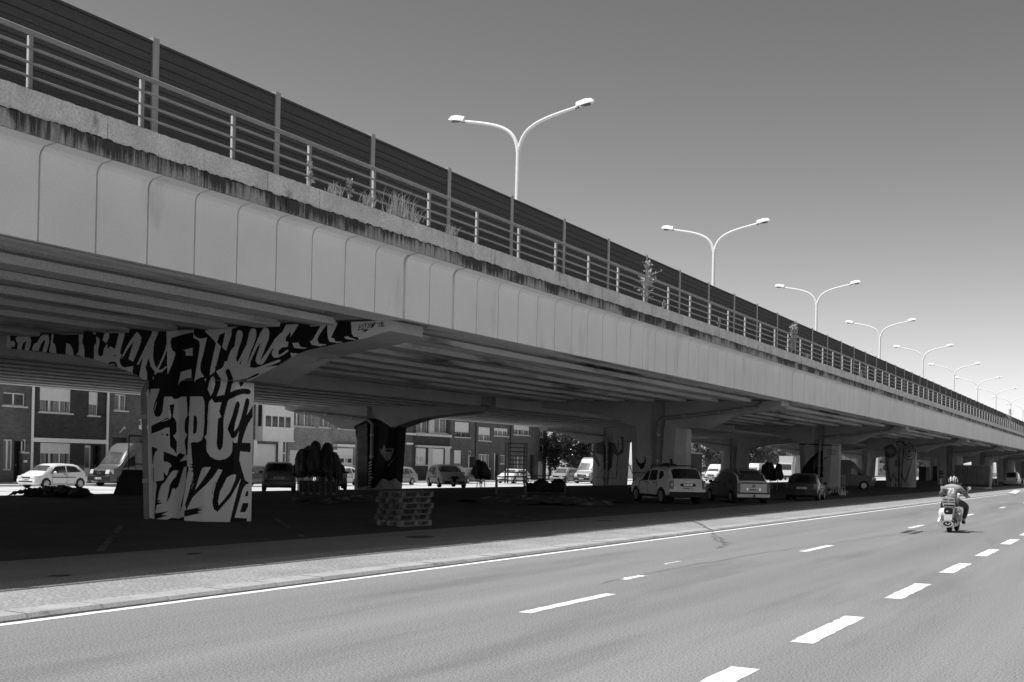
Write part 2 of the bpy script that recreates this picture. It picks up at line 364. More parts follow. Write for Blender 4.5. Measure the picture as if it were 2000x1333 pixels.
def viaduct(name, label, s, xc, zo, near):
    """s=+1: fascia seen on the +X side at xc+7; s=-1 mirrored"""
    V = thing(name, label, 'viaduct', (xc, PY0, 0))
    X = lambda d: xc + s*d
    def emit(mb, nm, mt, **k):
        o = mb.build(nm, mt, V, **k); out.append(o)
    out = []
    ya, yb = PY0 - SPAN + 1.09, PY0 - 1.09                        # first span lies left of the graffiti pier
    rows = [(-1, ya, yb), ]
    # fascia of one span: panels with open joints
    def fascia(ya, yb, n, name='fascia'):
        g = MB(); p = (yb-ya)/n
        prof = [(7.0, 4.9), (7.0, 6.18), (7.03, 6.27), (7.10, 6.33), (7.33, 6.365), (7.33, 6.40), (6.86, 6.40), (6.86, 4.9)]
        for i in range(n):
            gp = .030 if i % 2 else .042
            g.prism([(X(a), b+zo) for a, b in prof], lambda u, v, a: (u, a, v), ya+i*p+gp/2, ya+(i+1)*p-gp/2)
        return g
    def beams(ya, yb):
        L = []
        for d in (7.0-.07, 4.58, 2.93, 1.28, -.37, -2.02, -3.67, -5.32, -6.93):
            g = MB()
            if abs(d) > 6:
                sg = 1 if d > 0 else -1
                pr = [(sg*6.90, 4.9), (sg*6.15, 4.9), (sg*6.15, 5.05), (sg*6.45, 5.3), (sg*6.45, 6.3), (sg*6.90, 6.3)]
                if sg < 0: pr = [(-6.99, 4.9), (-6.15, 4.9), (-6.15, 5.05), (-6.45, 5.3), (-6.45, 6.3), (-6.99, 6.3)]
            else:
                fh = 5.02 if near else 4.89
                pr = [(d-.36, 4.86), (d+.36, 4.86), (d+.36, fh), (d+.12, fh+.10), (d+.12, 5.80), (d+.42, 5.98), (d+.42, 6.05), (d-.42, 6.05), (d-.42, 5.98), (d-.12, 5.80), (d-.12, fh+.10), (d-.36, fh)]
            g.prism([(X(a), b+zo) for a, b in pr], lambda u, v, a: (u, a, v), ya, yb)
            L.append(g)
        return L
    def slab(ya, yb):
        g = MB(); g.prism([(X(a), b+zo) for a, b in ((6.9, 6.06), (-6.95, 6.06), (-6.95, 6.3), (-7.35, 6.38), (-7.35, 6.62), (6.9, 6.62))], lambda u, v, a: (u, a, v), ya, yb); return g
    def band(ya, yb):
        g = MB(); y = ya
        while y < yb - .01:
            L = min(random.choice((1.13, 1.13, 1.7, .9)), yb-y)
            if yb-y-L < .4: L = yb-y
            j = random.uniform(-.008, .008)
            g.box(X(7.30), X(7.39+j), y+.006, y+L-.006, 6.367+zo, 6.63+random.uniform(-.012, .006)+zo); y += L
        return g
    def parapet(ya, yb):
        g = MB(); y = ya
        while y < yb - .01:
            L = min(random.uniform(1.3, 2.6), yb-y)
            if yb-y-L < .6: L = yb-y
            n = max(2, int(L/.07)); top = []; j = random.uniform(-.006, .006)
            for i in range(n+1): top.append((y+.008+(L-.016)*i/n, 7.03+random.uniform(-.007, .005)))
            # rough top edge: a strip of columns
            vs = []; fs = []
            for yy, zz in top: vs += [(X(7.36+j), yy, 6.632+zo), (X(7.36+j), yy, zz+zo), (X(6.75), yy, zz+.02+zo), (X(6.75), yy, 6.632+zo)]
            for i in range(n):
                o = 4*i; fs += [(o, o+4, o+5, o+1), (o+1, o+5, o+6, o+2), (o+2, o+6, o+7, o+3), (o+3, o+7, o+4, o)]
            fs += [(0, 1, 2, 3), (4*n+3, 4*n+2, 4*n+1, 4*n)]
            g.add(vs, fs); y += L
        return g
    def moss(ya, yb):
        """dark growth on the ledge between slab edge and parapet, and along the parapet top: two ragged ribbons in one strip"""
        g = MB(); st_ = .045; n = int((yb-ya)/st_); h0 = h1 = .02
        for x0, x1, z, amp in ((7.362, 7.380, 6.628, .040), (6.80, 7.30, 7.028, .06)):
            o = len(g.v)
            for i in range(n+1):
                h0 = max(.004, min(amp, h0*.6+random.uniform(-.012, .030))); y = ya+(yb-ya)*i/n
                e = random.uniform(-.03, .03) if x0 < 7 else 0
                g.v += [(X(x1+e), y, z+zo), (X(x1+e-.004), y, z+h0*.8+zo), (X(x0), y, z+h0+zo), (X(x0), y, z-.01+zo)]
            for i in range(n):
                q = o+4*i; g.f += [(q, q+4, q+5, q+1), (q+1, q+5, q+6, q+2), (q+2, q+6, q+7, q+3)]; g.m += [0, 0, 0]
        return g
    def tie(yc):
        """closing pieces over the pier: end diaphragms and the short fascia panels between the two joints"""
        g = MB(); g.box(X(6.80), X(-6.80), yc-.95, yc+.95, 4.97+zo, 6.04+zo); return g
    span_parts = []
    f0 = fascia(PY0+1.13, PY0+SPAN-1.13, 28)
    ob_f = f0.build('fascia', m_fascia, V, bevel=0); fcopy = [ob_f]
    ob_j = fascia(PY0-1.06, PY0+1.06, 2).build('fascia', m_fascia, V)
    ob_b = [g.build('beam', m_beam if near else m_beam2, V) for g in beams(PY0+.85, PY0+SPAN-.85)]
    ob_s = slab(PY0, PY0+SPAN).build('deck_slab', m_conc, V)
    ob_d = tie(PY0).build('diaphragm', m_conc, V)
    def rep(o, k, z=0):
        c = o.copy(); COL.objects.link(c); c.parent = V; c.location = (0, SPAN*k, 0); return c
    for k in list(range(-2, 0)) + list(range(1, NSP)):
        for o in [ob_f, ob_j, ob_s, ob_d] + ob_b: rep(o, k)
    if near:
        for k in range(-2, NSP):
            a = PY0 + SPAN*k
            band(a, a+SPAN).build('slab_edge', m_band, V); parapet(a, a+SPAN).build('parapet', m_parapet, V); moss(a, a+SPAN).build('moss_strip', m_moss, V)['kind'] = 'stuff'
    else:
        a, b = PY0-2*SPAN, PY0+NSP*SPAN
        g = MB(); g.box(X(6.8), X(7.36), a, b, 6.4+zo, 7.05+zo); g.build('parapet', m_parapet, V)
    a, b = PY0-2*SPAN, PY0+NSP*SPAN
    g = MB(); g.box(X(-8.45), X(-7.0), a, b, 6.625+zo, 9.0+zo); g.build('sun_blocker', m_barrier, V)  # unseen, added and thickened to keep sun out of the gap between decks
    return V
VIA = viaduct('viaduct', 'long concrete motorway viaduct with white fascia panels beside the road', 1, -22.0, 0.0, True)
VIB = viaduct('viaduct', 'second parallel viaduct behind the first, seen from below by the brick houses', -1, -39.05, -.2, False)

# ------------------------------------------------------------------ piers
def haunch(d, mir=False):
    if mir: d = -d
    pl = [(-6.43, 4.60), (-6.2, 4.55), (-5.1, 4.44), (-4.2, 4.36), (-3.2, 4.23), (-2.35, 4.02), (-1.5, 3.76), (-1.2, 3.62), (2.30, 3.57), (3.1, 3.9), (3.7, 4.18), (4.05, 4.28), (4.5, 4.35), (5.7, 4.52), (6.38, 4.68)]
    return [((-a, b) if mir else (a, b)) for a, b in (pl[::-1] if mir else pl)]
HT = 4.93
SKEW = [1]
def col_ring(z, zt=3.64):
    t = z/zt
    L = lambda a, b: a + (b-a)*t
    g = L(.21, .43); gd = .24; f = L(.82, 1.07); m_ = L(1.40, 1.50); yf = L(-.82, -.725); yc = L(-.36, -.36)
    q = [(-m_, yc), (-f, yf), (-g, yf), (-g+.12, yf+gd), (g-.12, yf+gd), (g, yf), (f, yf), (m_, yc)]
    c = L(.08, -.02)*SKEW[0]
    return [(x+c, y, z) for x, y in q] + [(-x+c, -y, z) for x, y in q]
CXO = .04                                                   # column axis relative to the crosshead's middle
PIERS = {}
def pier(xc, yc, label, mir=False, mt=None, zo=0.0):
    P = thing('pier', label, 'pier', (xc, yc, 0), group=None); mt = mt or m_pier
    cx = xc + (-CXO if mir else CXO)
    SKEW[0] = -1 if mir else 1
    g = MB(); rings = [-.3, 0, .9, 1.8, 2.7, 3.64]; n = 16
    for z in rings: g.v += [(cx+x, yc+y, z) for x, y, _ in col_ring(max(z, 0))]; 
    for i in range(len(rings)): 
        for k in range(n): g.v[i*n+k] = (g.v[i*n+k][0], g.v[i*n+k][1], rings[i])
    for i in range(len(rings)-1):
        for k in range(n): g.f.append((i*n+k, i*n+(k+1) % n, (i+1)*n+(k+1) % n, (i+1)*n+k)); g.m.append(0)
    g.f.append(tuple(range(n*(len(rings)-1), n*len(rings)))); g.m.append(0)
    col = g.build('column', mt, P)
    H = haunch(0, mir)
    g = MB(); GW = .455
    left = [p for p in H if p[0] < -GW-CXO-.3]; right = [p for p in H if p[0] > GW+.3]
    gl, gr = (cx-xc)-GW, (cx-xc)+GW
    zl = 3.62; zr = 3.60
    f = lambda u, v, a: (xc+u, yc+a, v)
    g.prism([(left[0][0], HT+zo)] + [(a, b+zo) for a, b in left] + [(gl, zl+zo), (gl, HT+zo)], f, -.72, .72)
    g.prism([(gr, HT+zo), (gr, zr+zo)] + [(a, b+zo) for a, b in right] + [(right[-1][0]+.02, HT+zo)], f, -.72, .72)
    g.prism([(gl+.0005, HT+zo), (gl+.0005, zl+zo), (gr-.0005, zr+zo), (gr-.0005, HT+zo)], f, -.49, .49)
    # sloping cheeks of the middle groove
    for sy in (-1, 1):
        for x0, x1 in ((gl, gl+.12), (gr, gr-.12)):
            g.add([(xc+x0, yc+sy*.72, zl+zo), (xc+x1, yc+sy*.485, zl+zo), (xc+x1, yc+sy*.485, HT+zo), (xc+x0, yc+sy*.72, HT+zo), (xc+x0, yc+sy*.45, zl+zo), (xc+x0, yc+sy*.45, HT+zo)], [(0, 1, 2, 3), (0, 4, 1), (3, 2, 5), (0, 3, 5, 4), (1, 4, 5, 2)])
    ch = g.build('crosshead', mt, P)
    for dx in (-5.32, -3.67, -2.02, -.37, 1.28, 2.93, 4.58):
        pass
    return P
PIER_LABELS = [
 ('pier covered in bold black and white lettering, nearest the road on the left', False),
 ('near-row pier behind the white car with roof rails, with a down pipe in its groove', False),
 ('near-row pier with a dark sweeping curve painted on it, behind the small black hatchback', False),
 ('near-row pier painted with two big round eyes and a zigzag mouth', False),
 ('near-row pier behind the no parking sign and left of the site hoarding', False),
 ('near-row pier just behind the site hoarding', False),
 ('near-row pier with a tall ladder in front and the pale small van beside it', False),
 ('near-row pier beyond the pale small van, farthest to the right but one', False),
 ('farthest near-row pier at the right edge of the picture', False)]
m_p1 = mat('white_wall_paint', 0.84, .9, .07, .8, .1, fine=.08, fscale=40)
PN = []
for k, (lb, mi) in enumerate(PIER_LABELS):
    PN.append(pier(-22.0, PY0+SPAN*k, lb, mi, m_pier))
FAR_LABELS = {1: 'far-row pier painted with a dark masked face, behind the stack of pallets',
 2: 'far-row pier with the painted figure in a dark suit raising an arm',
 3: 'far-row pier with a dark down pipe, behind the silver hatchback in the parking bays', 4: 'far-row pier covered in dark graffiti, behind the grey van',
 5: 'pale far-row pier between the round-eyed pier and the no parking sign'}
PF = {}
for k in (0, 1, 2, 3, 4, 5, 6, 7, 8):
    PF[k] = pier(-39.05, PY0+SPAN*k, FAR_LABELS.get(k, ('far-row pier hidden behind the lettered pier', '', '', '', '', '', 'far-row pier glimpsed beside the site hoarding', 'far-row pier glimpsed behind the tall ladder', 'farthest far-row pier by the pale small van')[k]), True, m_pier, -.2)

m_black = mat('black_wall_paint', 0.008, .75, .2, 3)
m_gdark = mat('dark_grey_wall_paint', 0.11, .85, .3, 3)
m_gmid = mat('mid_grey_wall_paint', 0.22, .85, .25, 3)
m_glight = mat('light_grey_wall_paint', 0.46, .85, .15, 3)
TONES = {0: 0, 2: 1, 3: 2, 4: 3}; TMATS = [m_black, m_gdark, m_gmid, m_glight, m_p1]

def in_poly(x, y, pts):
    c = np.zeros(x.shape, bool); n = len(pts)
    for i in range(n):
        x0, y0 = pts[i]; x1, y1 = pts[i-1]
        if y0 == y1: continue
        k = ((y0 > y) != (y1 > y)) & (x < (x1-x0)*(y-y0)/(y1-y0)+x0); c ^= k
    return c
def in_stroke(x, y, pts, wd):
    c = np.zeros(x.shape, bool); n = len(pts)
    ws = wd if isinstance(wd, (list, tuple)) else [wd]*n
    for i in range(n-1):
        (x0, y0), (x1, y1) = pts[i], pts[i+1]; dx, dy = x1-x0, y1-y0; L = dx*dx+dy*dy or 1e-9
        t = np.clip(((x-x0)*dx+(y-y0)*dy)/L, 0, 1)
        c |= np.hypot(x-x0-t*dx, y-y0-t*dy) < (ws[i]+(ws[i+1]-ws[i])*t)/2
    return c
def smooth(pts, it=1):
    for _ in range(it):
        q = []; n = len(pts)
        for i in range(n):
            a, b = pts[i], pts[(i+1) % n]; d = math.hypot(a[0]-b[0], a[1]-b[1])
            q += [(a[0]*.8+b[0]*.2, a[1]*.8+b[1]*.2), (a[0]*.2+b[0]*.8, a[1]*.2+b[1]*.8)]
        pts = q
    return pts
def P(s):      # "x,y x,y ..." -> points
    v = [float(t) for t in s.replace(',', ' ').split()]; return list(zip(v[::2], v[1::2]))
def classify(px, py, shapes):
    tone = np.ones(px.shape, int)
    for sh in shapes:
        tf = sh[2]; x = (px-tf[0])*tf[2]; y = (py-tf[1])*tf[2]
        if sh[0] == 'p': k = in_poly(x, y, sh[3])
        elif sh[0] == 's': k = in_stroke(x, y, sh[3], sh[4])
        elif sh[0] == 'c': k = ((x-sh[3][0])/sh[4])**2 + ((y-sh[3][1])/(sh[5] if len(sh) > 5 else sh[4]))**2 < 1
        elif sh[0] == 'r': d = np.hypot((x-sh[3][0])/sh[4], (y-sh[3][1])/sh[5]); k = (d < 1) & (d > 1-sh[6])
        tone[k] = sh[1]
    return tone
def facets(xc, yc, mir=False, zo=0.0):
    """visible faces of a pier as (A bottom-left, B bottom-right, C top-right, D top-left, lower limit function or None)"""
    cx = xc + (-CXO if mir else CXO); F = []
    SKEW[0] = -1 if mir else 1
    b = col_ring(0); t = col_ring(3.64)
    W = lambda p, z: np.array([cx+p[0], yc+p[1], z])
    for i in (0, 1, 2, 3, 4, 5, 6, 7):
        j = i+1
        F.append((W(b[i], .01), W(b[j], .01), W(t[j], 3.655), W(t[i], 3.655), None))
    H = haunch(0, mir); xs = [p[0] for p in H]; zs = [p[1] for p in H]
    gl, gr = (cx-xc)-.455, (cx-xc)+.455
    lim = lambda x: np.interp(x-xc, xs, zs)+zo
    def ch(x0, x1, y0, y1, lo):
        F.append((np.array([xc+x0, yc+y0, 3.5+zo]), np.array([xc+x1, yc+y1, 3.5+zo]), np.array([xc+x1, yc+y1, HT+zo-.005]), np.array([xc+x0, yc+y0, HT+zo-.005]), lo))
    ch(xs[0], gl, -.72, -.72, lim); ch(gl, gl+.12, -.72, -.485, lambda x: 3.62+0*x); ch(gl+.12, gr-.12, -.49, -.49, lambda x: 3.62+0*x); ch(gr-.12, gr, -.485, -.72, lambda x: 3.62+0*x); ch(gr, xs[-1], -.72, -.72, lim)
    return F
def mural(name, parent, F, shapes, cell, off=.004, ground=False):
    T_ = dict(TONES); skip = -1 if ground else 1
    if ground: T_[1] = 4
    MBs = MB()
    for A, B, Cc, D, lo in F:
        wd = max(np.linalg.norm(B-A), np.linalg.norm(Cc-D)); ht = np.linalg.norm(D-A)
        nu, nv = max(2, int(wd/cell)), max(2, int(ht/cell))
        e = .007/wd; A, B, Cc, D = A-(B-A)*e, B+(B-A)*e, Cc+(Cc-D)*e, D-(Cc-D)*e
        nrm = np.cross(B-A, D-A); nrm /= np.linalg.norm(nrm)
        if nrm[1] > 0.9: nrm = -nrm
        O = nrm*off
        u = (np.arange(nu)+.5)/nu; v = (np.arange(nv)+.5)/nv; U, V_ = np.meshgrid(u, v)
        def pt(U, V_):
            U = np.asarray(U)[..., None]; V_ = np.asarray(V_)[..., None]
            return (A*(1-U)+B*U)*(1-V_) + (D*(1-U)+Cc*U)*V_
        Pq = pt(U, V_); q = proj(Pq); tone = classify(q[..., 0], q[..., 1], shapes)
        if lo is not None: tone[Pq[..., 2] < lo(Pq[..., 0])+.004] = skip
        for r in range(nv):
            row = tone[r]; i = 0
            while i < nu:
                if row[i] == skip: i += 1; continue
                j = i
                while j < nu and row[j] == row[i]: j += 1
                c = pt(np.array([i/nu, j/nu, j/nu, i/nu]), np.array([r/nv, r/nv, (r+1)/nv, (r+1)/nv])) + O
                MBs.mi = T_[row[i]]; MBs.quad(*c); i = j
    if MBs.f:
        o = MBs.build(name, TMATS, parent, fix=False); return o

z3 = (0, 620, 6.6667); z2 = (170, 620, 4.761); z4 = (320, 620, 6.6667); zR = (560, 600, 6.6667)
z5 = (280, 740, 9.525); z6 = (380, 720, 8.333); z7 = (285, 870, 8.327); z8 = (380, 870, 8.333); rp = (0, 0, 1)
B_, W_ = 0, 1
S = []
def p(t, tf, s, sm=0): S.append(('p', t, tf, smooth(P(s), sm) if sm else P(s)))
def st(t, tf, s, wd): S.append(('s', t, tf, P(s), wd))
# --- black grounds
p(B_, rp, '17,640 330,636 330,760 285,760 240,735 170,708 80,700 24,690')
p(B_, rp, '323,600 560,600 700,600 700,668 640,690 600,695 560,712 500,720 470,720 440,705 420,760 400,775 320,775')
p(B_, rp, '560,600 690,600 690,666 640,676 612,684 590,690 560,700')
# --- left arm, white on black
p(W_, z3, '130,330 165,305 190,320 200,350 190,385 165,390 140,365', 1)
p(W_, z3, '205,270 240,245 310,228 360,232 395,255 407,300 400,370 370,450 312,450 330,380 345,320 330,318 305,335 285,390 278,445 230,440 225,390 235,355 225,330 210,310')
p(W_, z3, '415,420 430,375 450,340 480,335 490,320 530,250 570,210 600,200 630,225 642,280 640,340 620,410 600,480 540,480 560,420 585,340 590,295 570,305 535,350 510,420 500,440 470,435 440,440')
p(W_, z3, '675,150 707,150 698,260 690,330 715,350 728,390 730,440 745,500 690,500 640,440 655,380 665,320 670,250')
p(W_, z3, '862,340 890,340 920,360 945,410 958,470 965,510 880,510 855,465 860,400')
p(W_, z3, '1030,140 1085,140 1082,260 1072,335 1092,370 1100,430 1098,530 1040,500 985,488 1020,460 1030,400 1028,300')
p(W_, z3, '1180,140 1262,140 1245,225 1240,230 1175,182')
p(W_, z3, '1250,248 1300,285 1295,340 1280,420 1278,490 1315,515 1340,490 1355,410 1390,350 1400,350 1405,410 1440,380 1500,415 1530,290 1570,120 1640,120 1620,250 1580,400 1565,470 1587,490 1560,550 1565,600 1590,640 1620,655 1735,635 1728,760 1660,745 1560,700 1530,660 1525,610 1495,580 1460,575 1420,590 1385,640 1300,610 1220,575 1225,450 1228,375 1255,330 1257,280')
S.append(('c', B_, z3, (1497, 500), 11)); st(W_, z3, '1425,630 1450,612 1480,608 1495,622', 10)
p(W_, z3, '1380,165 1405,185 1425,220 1420,270 1390,340 1335,300 1350,250')
p(W_, z3, '1580,545 1600,490 1640,400 1700,300 1780,195 1800,200 1840,260 1838,320 1800,430 1735,580 1675,545 1700,450 1745,310 1700,370 1650,440 1610,510')
p(W_, z2, '620,60 690,60 668,130 660,150 640,200 600,280 575,380 545,470 560,520 560,640 480,600 485,550 500,470 520,370 480,445 463,440 510,340 560,240 600,160')
st(W_, z2, '615,200 600,280 595,380 612,450 645,500 690,503 738,462', [30, 40, 40, 40, 34, 24, 12])
st(W_, z2, '745,260 735,310 700,395 650,500 612,570', 17)
# --- the big E and the T in the groove
p(W_, z4, '33,60 395,60 390,200 340,205 250,225 120,265 95,270 88,330 95,390 115,440 150,455 140,520 105,620 60,720 48,765 40,400 35,250')
p(W_, z4, '250,430 380,395 375,505 330,498 283,505 285,460 270,435')
p(W_, z4, '222,715 360,672 360,790 290,800 215,840 185,885 205,800')
p(W_, z4, '388,205 400,235 440,270 490,280 565,262 545,350 515,480 485,590 475,660 485,720 530,775 470,790 420,820 398,858 405,780 435,600 460,450 470,370 465,320 440,295 385,270')
p(W_, z4, '530,180 650,130 665,60 1090,60 1010,100 890,155 880,240 840,350 812,440 760,390 775,330 800,195 722,235 712,280 695,325 745,382 720,480 690,600 660,720 598,755 610,660 640,520 680,335 640,285')
# --- dripping hand on the right arm
p(W_, z4, '815,630 840,520 870,440 920,380 935,290 945,210 965,172 990,165 1020,185 1030,230 1010,310 970,430 940,545 960,590 1000,510 1040,430 1080,350 1095,280 1115,190 1140,150 1170,140 1200,165 1208,210 1195,290 1160,380 1120,480 1085,620 1130,510 1180,390 1220,290 1260,200 1300,140 1325,130 1360,150 1378,200 1365,290 1320,400 1275,520 1265,575 1300,510 1350,440 1400,360 1450,280 1510,215 1540,200 1570,140 1615,50 1760,50 1750,115 1740,120 1700,190 1645,260 1655,180 1610,240 1590,270 1590,320 1625,318 1615,385 1540,395 1500,430 1490,490 1530,480 1610,420 1630,440 1560,490 1490,525 1440,530 1410,500 1410,450 1440,390 1400,430 1350,520 1310,590 1270,620 1220,610 1195,575 1205,510 1250,380 1260,330 1220,390 1160,510 1130,580 1120,655 1190,660 1240,645 1300,625 1400,585 1500,552 1525,560 1510,580 1420,620 1320,650 1510,625 1700,560 1700,900 900,900 740,800 680,705')
p(B_, z4, '985,610 1020,545 1003,612')
p(W_, z4, '1670,335 1750,328 1780,385 1870,402 1800,412 1700,400')
p(W_, z4, '1648,465 1760,475 1680,560 1665,530')
p(W_, zR, '300,180 530,180 520,235 440,340 405,400 405,440 425,480 535,490 440,512 330,495 300,445 330,440 440,250 305,250')
p(W_, zR, '530,180 670,180 655,235 575,400 615,408 635,445 740,458 670,470 560,455 540,410 530,330')
p(W_, zR, '750,390 800,382 815,395 920,428 830,425 765,415')
p(W_, zR, '833,100 1400,100 1400,420 1050,450 1050,416 990,405 870,385 845,340')
# the painter's signature
for s_ in ('948,240 935,300', '948,242 988,232', '942,270 972,262', '935,300 978,290', '1000,235 985,296 1016,286', '1008,230 1062,218', '1035,226 1018,288', '1072,212 1052,278', '1092,212 1070,272', '1090,215 1118,222 1112,240 1080,252', '1150,203 1128,215 1100,268 1128,255 1155,205 1095,275', '1192,202 1185,220', '1222,205 1200,262', '1208,215 1222,205', '1245,197 1262,206 1238,228 1272,246 1228,256 1240,230 1236,205 1245,197', '978,322 1045,290', '1045,292 1010,325', '1010,322 1068,294'):
    st(B_, zR, s_, 9)
# --- column: left lobe and letters I P
p(B_, z5, '115,-60 185,-60 180,0 150,100 132,250 120,300 108,200')
p(B_, z5, '170,-80 205,0 315,90 300,200 260,330 210,450 190,560 195,630 220,690 270,715 320,690 355,620 370,500 385,380 410,240 430,180 465,195 500,270 540,350 575,382 640,372 740,320 875,270 885,255 1000,255 1060,280 1110,340 1135,420 1143,500 1200,500 1200,-80')
p(W_, z4, '222,715 360,672 360,790 290,800 215,840 185,885 205,800')
p(W_, z4, '485,590 475,660 485,720 530,775 470,790 420,820 398,858 405,780 435,600')
st(W_, z5, '250,430 225,510 213,585', [6, 14, 16])
p(B_, z5, '145,880 230,840 350,780 430,732 470,737 485,770 520,710 485,492 575,468 548,710 600,770 618,850 617,980 600,1020 553,1065 620,1160 620,1400 560,1320 500,1272 492,1100 485,905 400,920 330,960 270,985 200,1005 150,1025')
st(W_, z5, '355,803 400,778 455,757', [8, 16, 20])
S.append(('c', B_, z5, (355, 1037), 15, 20)); S.append(('c', B_, z5, (447, 1045), 22, 28))
p(B_, z5, '165,1285 270,1305 250,1345 165,1400')
p(B_, z5, '805,330 875,290 870,420 845,690 858,700 850,800 840,1000 830,1200 826,1400 790,1333 770,1200 775,1130 815,1050 770,985 768,850 780,760 822,690 815,500')
p(B_, z5, '940,690 970,688 995,720 1005,800 1000,930 985,1000 960,1025 925,1030 930,900 935,780', 1)
p(B_, z5, '918,1180 1020,1180 1080,1150 1115,1090 1143,1000 1143,1400 950,1333 920,1250')
# --- column: lower left brush strokes
p(B_, z7, '100,20 195,65 150,120 128,190 120,300 105,310')
st(B_, z7, '118,365 125,590', 12)
p(B_, z7, '290,98 400,145 495,182 548,125 640,158 545,272 668,240 670,345 620,355 600,420 560,560 520,680 460,730 475,695 425,712 395,830 360,920 372,850 330,955 345,880 375,740 390,650 430,570 490,510 528,410 480,405 430,420 390,470 310,600 260,640 225,720 190,890 250,900 190,925 275,938 175,972 150,1110 370,1075 255,1135 370,1137 200,1190 140,1210 145,1000 160,800 178,650 160,590 290,570 290,440 345,500 385,370 415,345 400,300 350,270 290,262')
p(B_, z7, '395,-40 505,-40 505,0 495,95 440,60 395,20')
p(B_, z7, '635,-30 685,-30 670,170 650,160 655,90')
p(B_, z7, '790,80 765,225 835,268 720,320 770,335 715,360 785,378 730,438 790,425 740,600 690,800 640,960 655,1062 720,930 760,850 850,760 916,690 930,690 930,0 765,-30')
st(W_, z7, '775,530 735,640', 5); st(W_, z7, '800,560 745,700', 4)
p(B_, z7, '665,350 700,335 690,420 655,570 640,700 600,940 612,900 590,990 550,1085 570,980 620,780 645,620')
p(B_, z7, '625,1060 770,1030 930,1005 840,1040 930,1050 830,1085 900,1100 780,1130 625,1165')
p(B_, z7, '340,1215 420,1180 530,1195 625,1160 625,1245 430,1245')
# --- column: lower right
p(B_, z8, '-60,-40 190,-40 192,40 200,100 250,180 320,225 400,245 500,225 570,180 610,110 620,0 620,-40 905,-40 905,118 820,105 740,100 725,240 770,400 820,570 880,605 880,628 830,640 780,720 700,1000 650,1180 850,1192 850,1270 570,1270 640,960 720,660 757,530 700,640 590,840 372,1085 312,1040 292,950 305,800 350,620 455,405 388,385 300,520 170,660 0,805 -10,600')
p(W_, z8, '10,735 80,500 125,375 170,355 265,360 130,580')
p(W_, z8, '388,980 385,900 410,760 470,640 530,525 600,485 650,470 672,490 660,560 590,740 500,860 400,975')
st(B_, z8, '340,590 300,690 285,800', 6); st(B_, z8, '480,600 450,690', 6); st(B_, z8, '580,770 530,820', 5)
p(B_, z8, '870,740 845,745 815,832 870,832'); p(B_, z8, '780,945 870,940 870,990 825,1085 738,1088')
# --- column: U, y and the crossing strokes
p(B_, z6, '-20,250 20,190 160,140 245,120 330,60 340,-30 400,-30 350,45 390,130 430,160 420,280 360,455 485,430 545,180 505,60 515,25 545,5 570,20 590,90 625,180 580,390 680,345 800,325 880,335 915,370 905,410 880,422 790,415 700,440 550,515 510,650 470,820 470,1000 460,1230 450,1290 420,1330 390,1325 365,1270 360,1200 385,820 435,785 400,705 440,550 320,555 280,495 245,530 228,580 215,800 203,1060 163,1120 197,1180 190,1340 -20,1340 -20,1200 60,1200 115,1170 145,1100 160,900 168,570 150,480 110,420 60,395 -20,390')
p(W_, z6, '160,180 195,160 175,220'); p(W_, z6, '270,150 300,125 330,160 335,260 300,380 265,455 215,340 240,230')
p(B_, z6, '735,190 850,165 990,95 1040,75 1055,95 1000,130 850,185 805,205 790,260 760,295 735,290 725,240')
p(B_, z6, '535,985 620,750 665,580 690,535 720,540 735,590 715,700 660,880 640,1030 700,960 750,820 800,620 830,500 860,482 890,510 890,570 845,760 900,680 945,605 945,780 870,900 810,1050 760,1230 910,1250 910,1340 620,1340 620,1180 650,1250 690,1235 722,1015 680,1110 630,1140 600,1130')
p(B_, z4, '808,690 835,672 860,690 905,800 905,860 835,860 832,790')
mural('lettering', PN[0], facets(-22.0, PY0), S, .0115, ground=True)

# --- smaller paintings on the other piers
S = []                                                       # far row: figure in a suit
zs = (1100, 760, 5.553)
S.append(('r', 4, zs, (497, 470), 78, 90, .10)); S.append(('r', 4, zs, (497, 470), 52, 62, .10)); p(4, zs, '490,440 505,430 515,480 495,490')
S.append(('r', 4, zs, (390, 470), 40, 60, .15)); S.append(('r', 4, zs, (315, 520), 42, 42, .2)); S.append(('c', 4, zs, (315, 520), 14))
p(2, zs, '335,590 440,570 460,630 475,570 560,590 600,690 640,640 625,515 655,515 655,690 590,735 545,690 525,860 470,890 440,870 430,720 350,700 400,830 385,840 330,760 315,680')
p(4, zs, '448,585 490,585 478,640 468,600 458,632'); S.append(('c', 4, zs, (643, 498), 14, 20))
st(2, zs, '600,560 590,720 575,960', 8); st(0, zs, '355,955 435,960 455,1000 490,965 580,968', 9)
st(2, zs, '520,890 540,960', 6); st(2, zs, '430,870 390,930', 6)
mural('painted_figure', PF[2], facets(-39.05, PY0+2*SPAN, True, -.2), S, .05)
S = []                                                       # far row: masked face
za = (620, 740, 5.553)
p(0, za, '395,520 560,430 660,440 700,460 790,520 970,520 960,840 945,1100 900,1130 850,1080 780,1110 700,1080 630,1180 570,1210 560,1000 440,1190 425,980 440,700')
p(2, za, '440,520 540,480 550,1160 440,1190 420,900')
p(3, za, '690,790 720,720 830,725 820,800 790,870 770,890 745,890 715,840'); p(0, za, '735,715 830,720 825,760 735,755')
p(0, za, '735,770 815,770 808,790 740,792'); st(3, za, '680,760 700,830', 8); st(3, za, '760,950 830,870', 6); st(3, za, '470,570 520,580 490,620 515,640', 5)
st(3, za, '480,1060 540,1000', 5); st(3, za, '470,1100 540,1120', 5)
mural('painted_face', PF[1], facets(-39.05, PY0+SPAN, True, -.2), S, .035)
S = []                                                       # near row 2: horned emblem and wave
p(0, zs, '798,738 790,770 800,810 825,845 850,860 880,850 895,790 893,750 880,725 885,770 870,800 845,812 815,795 803,765')
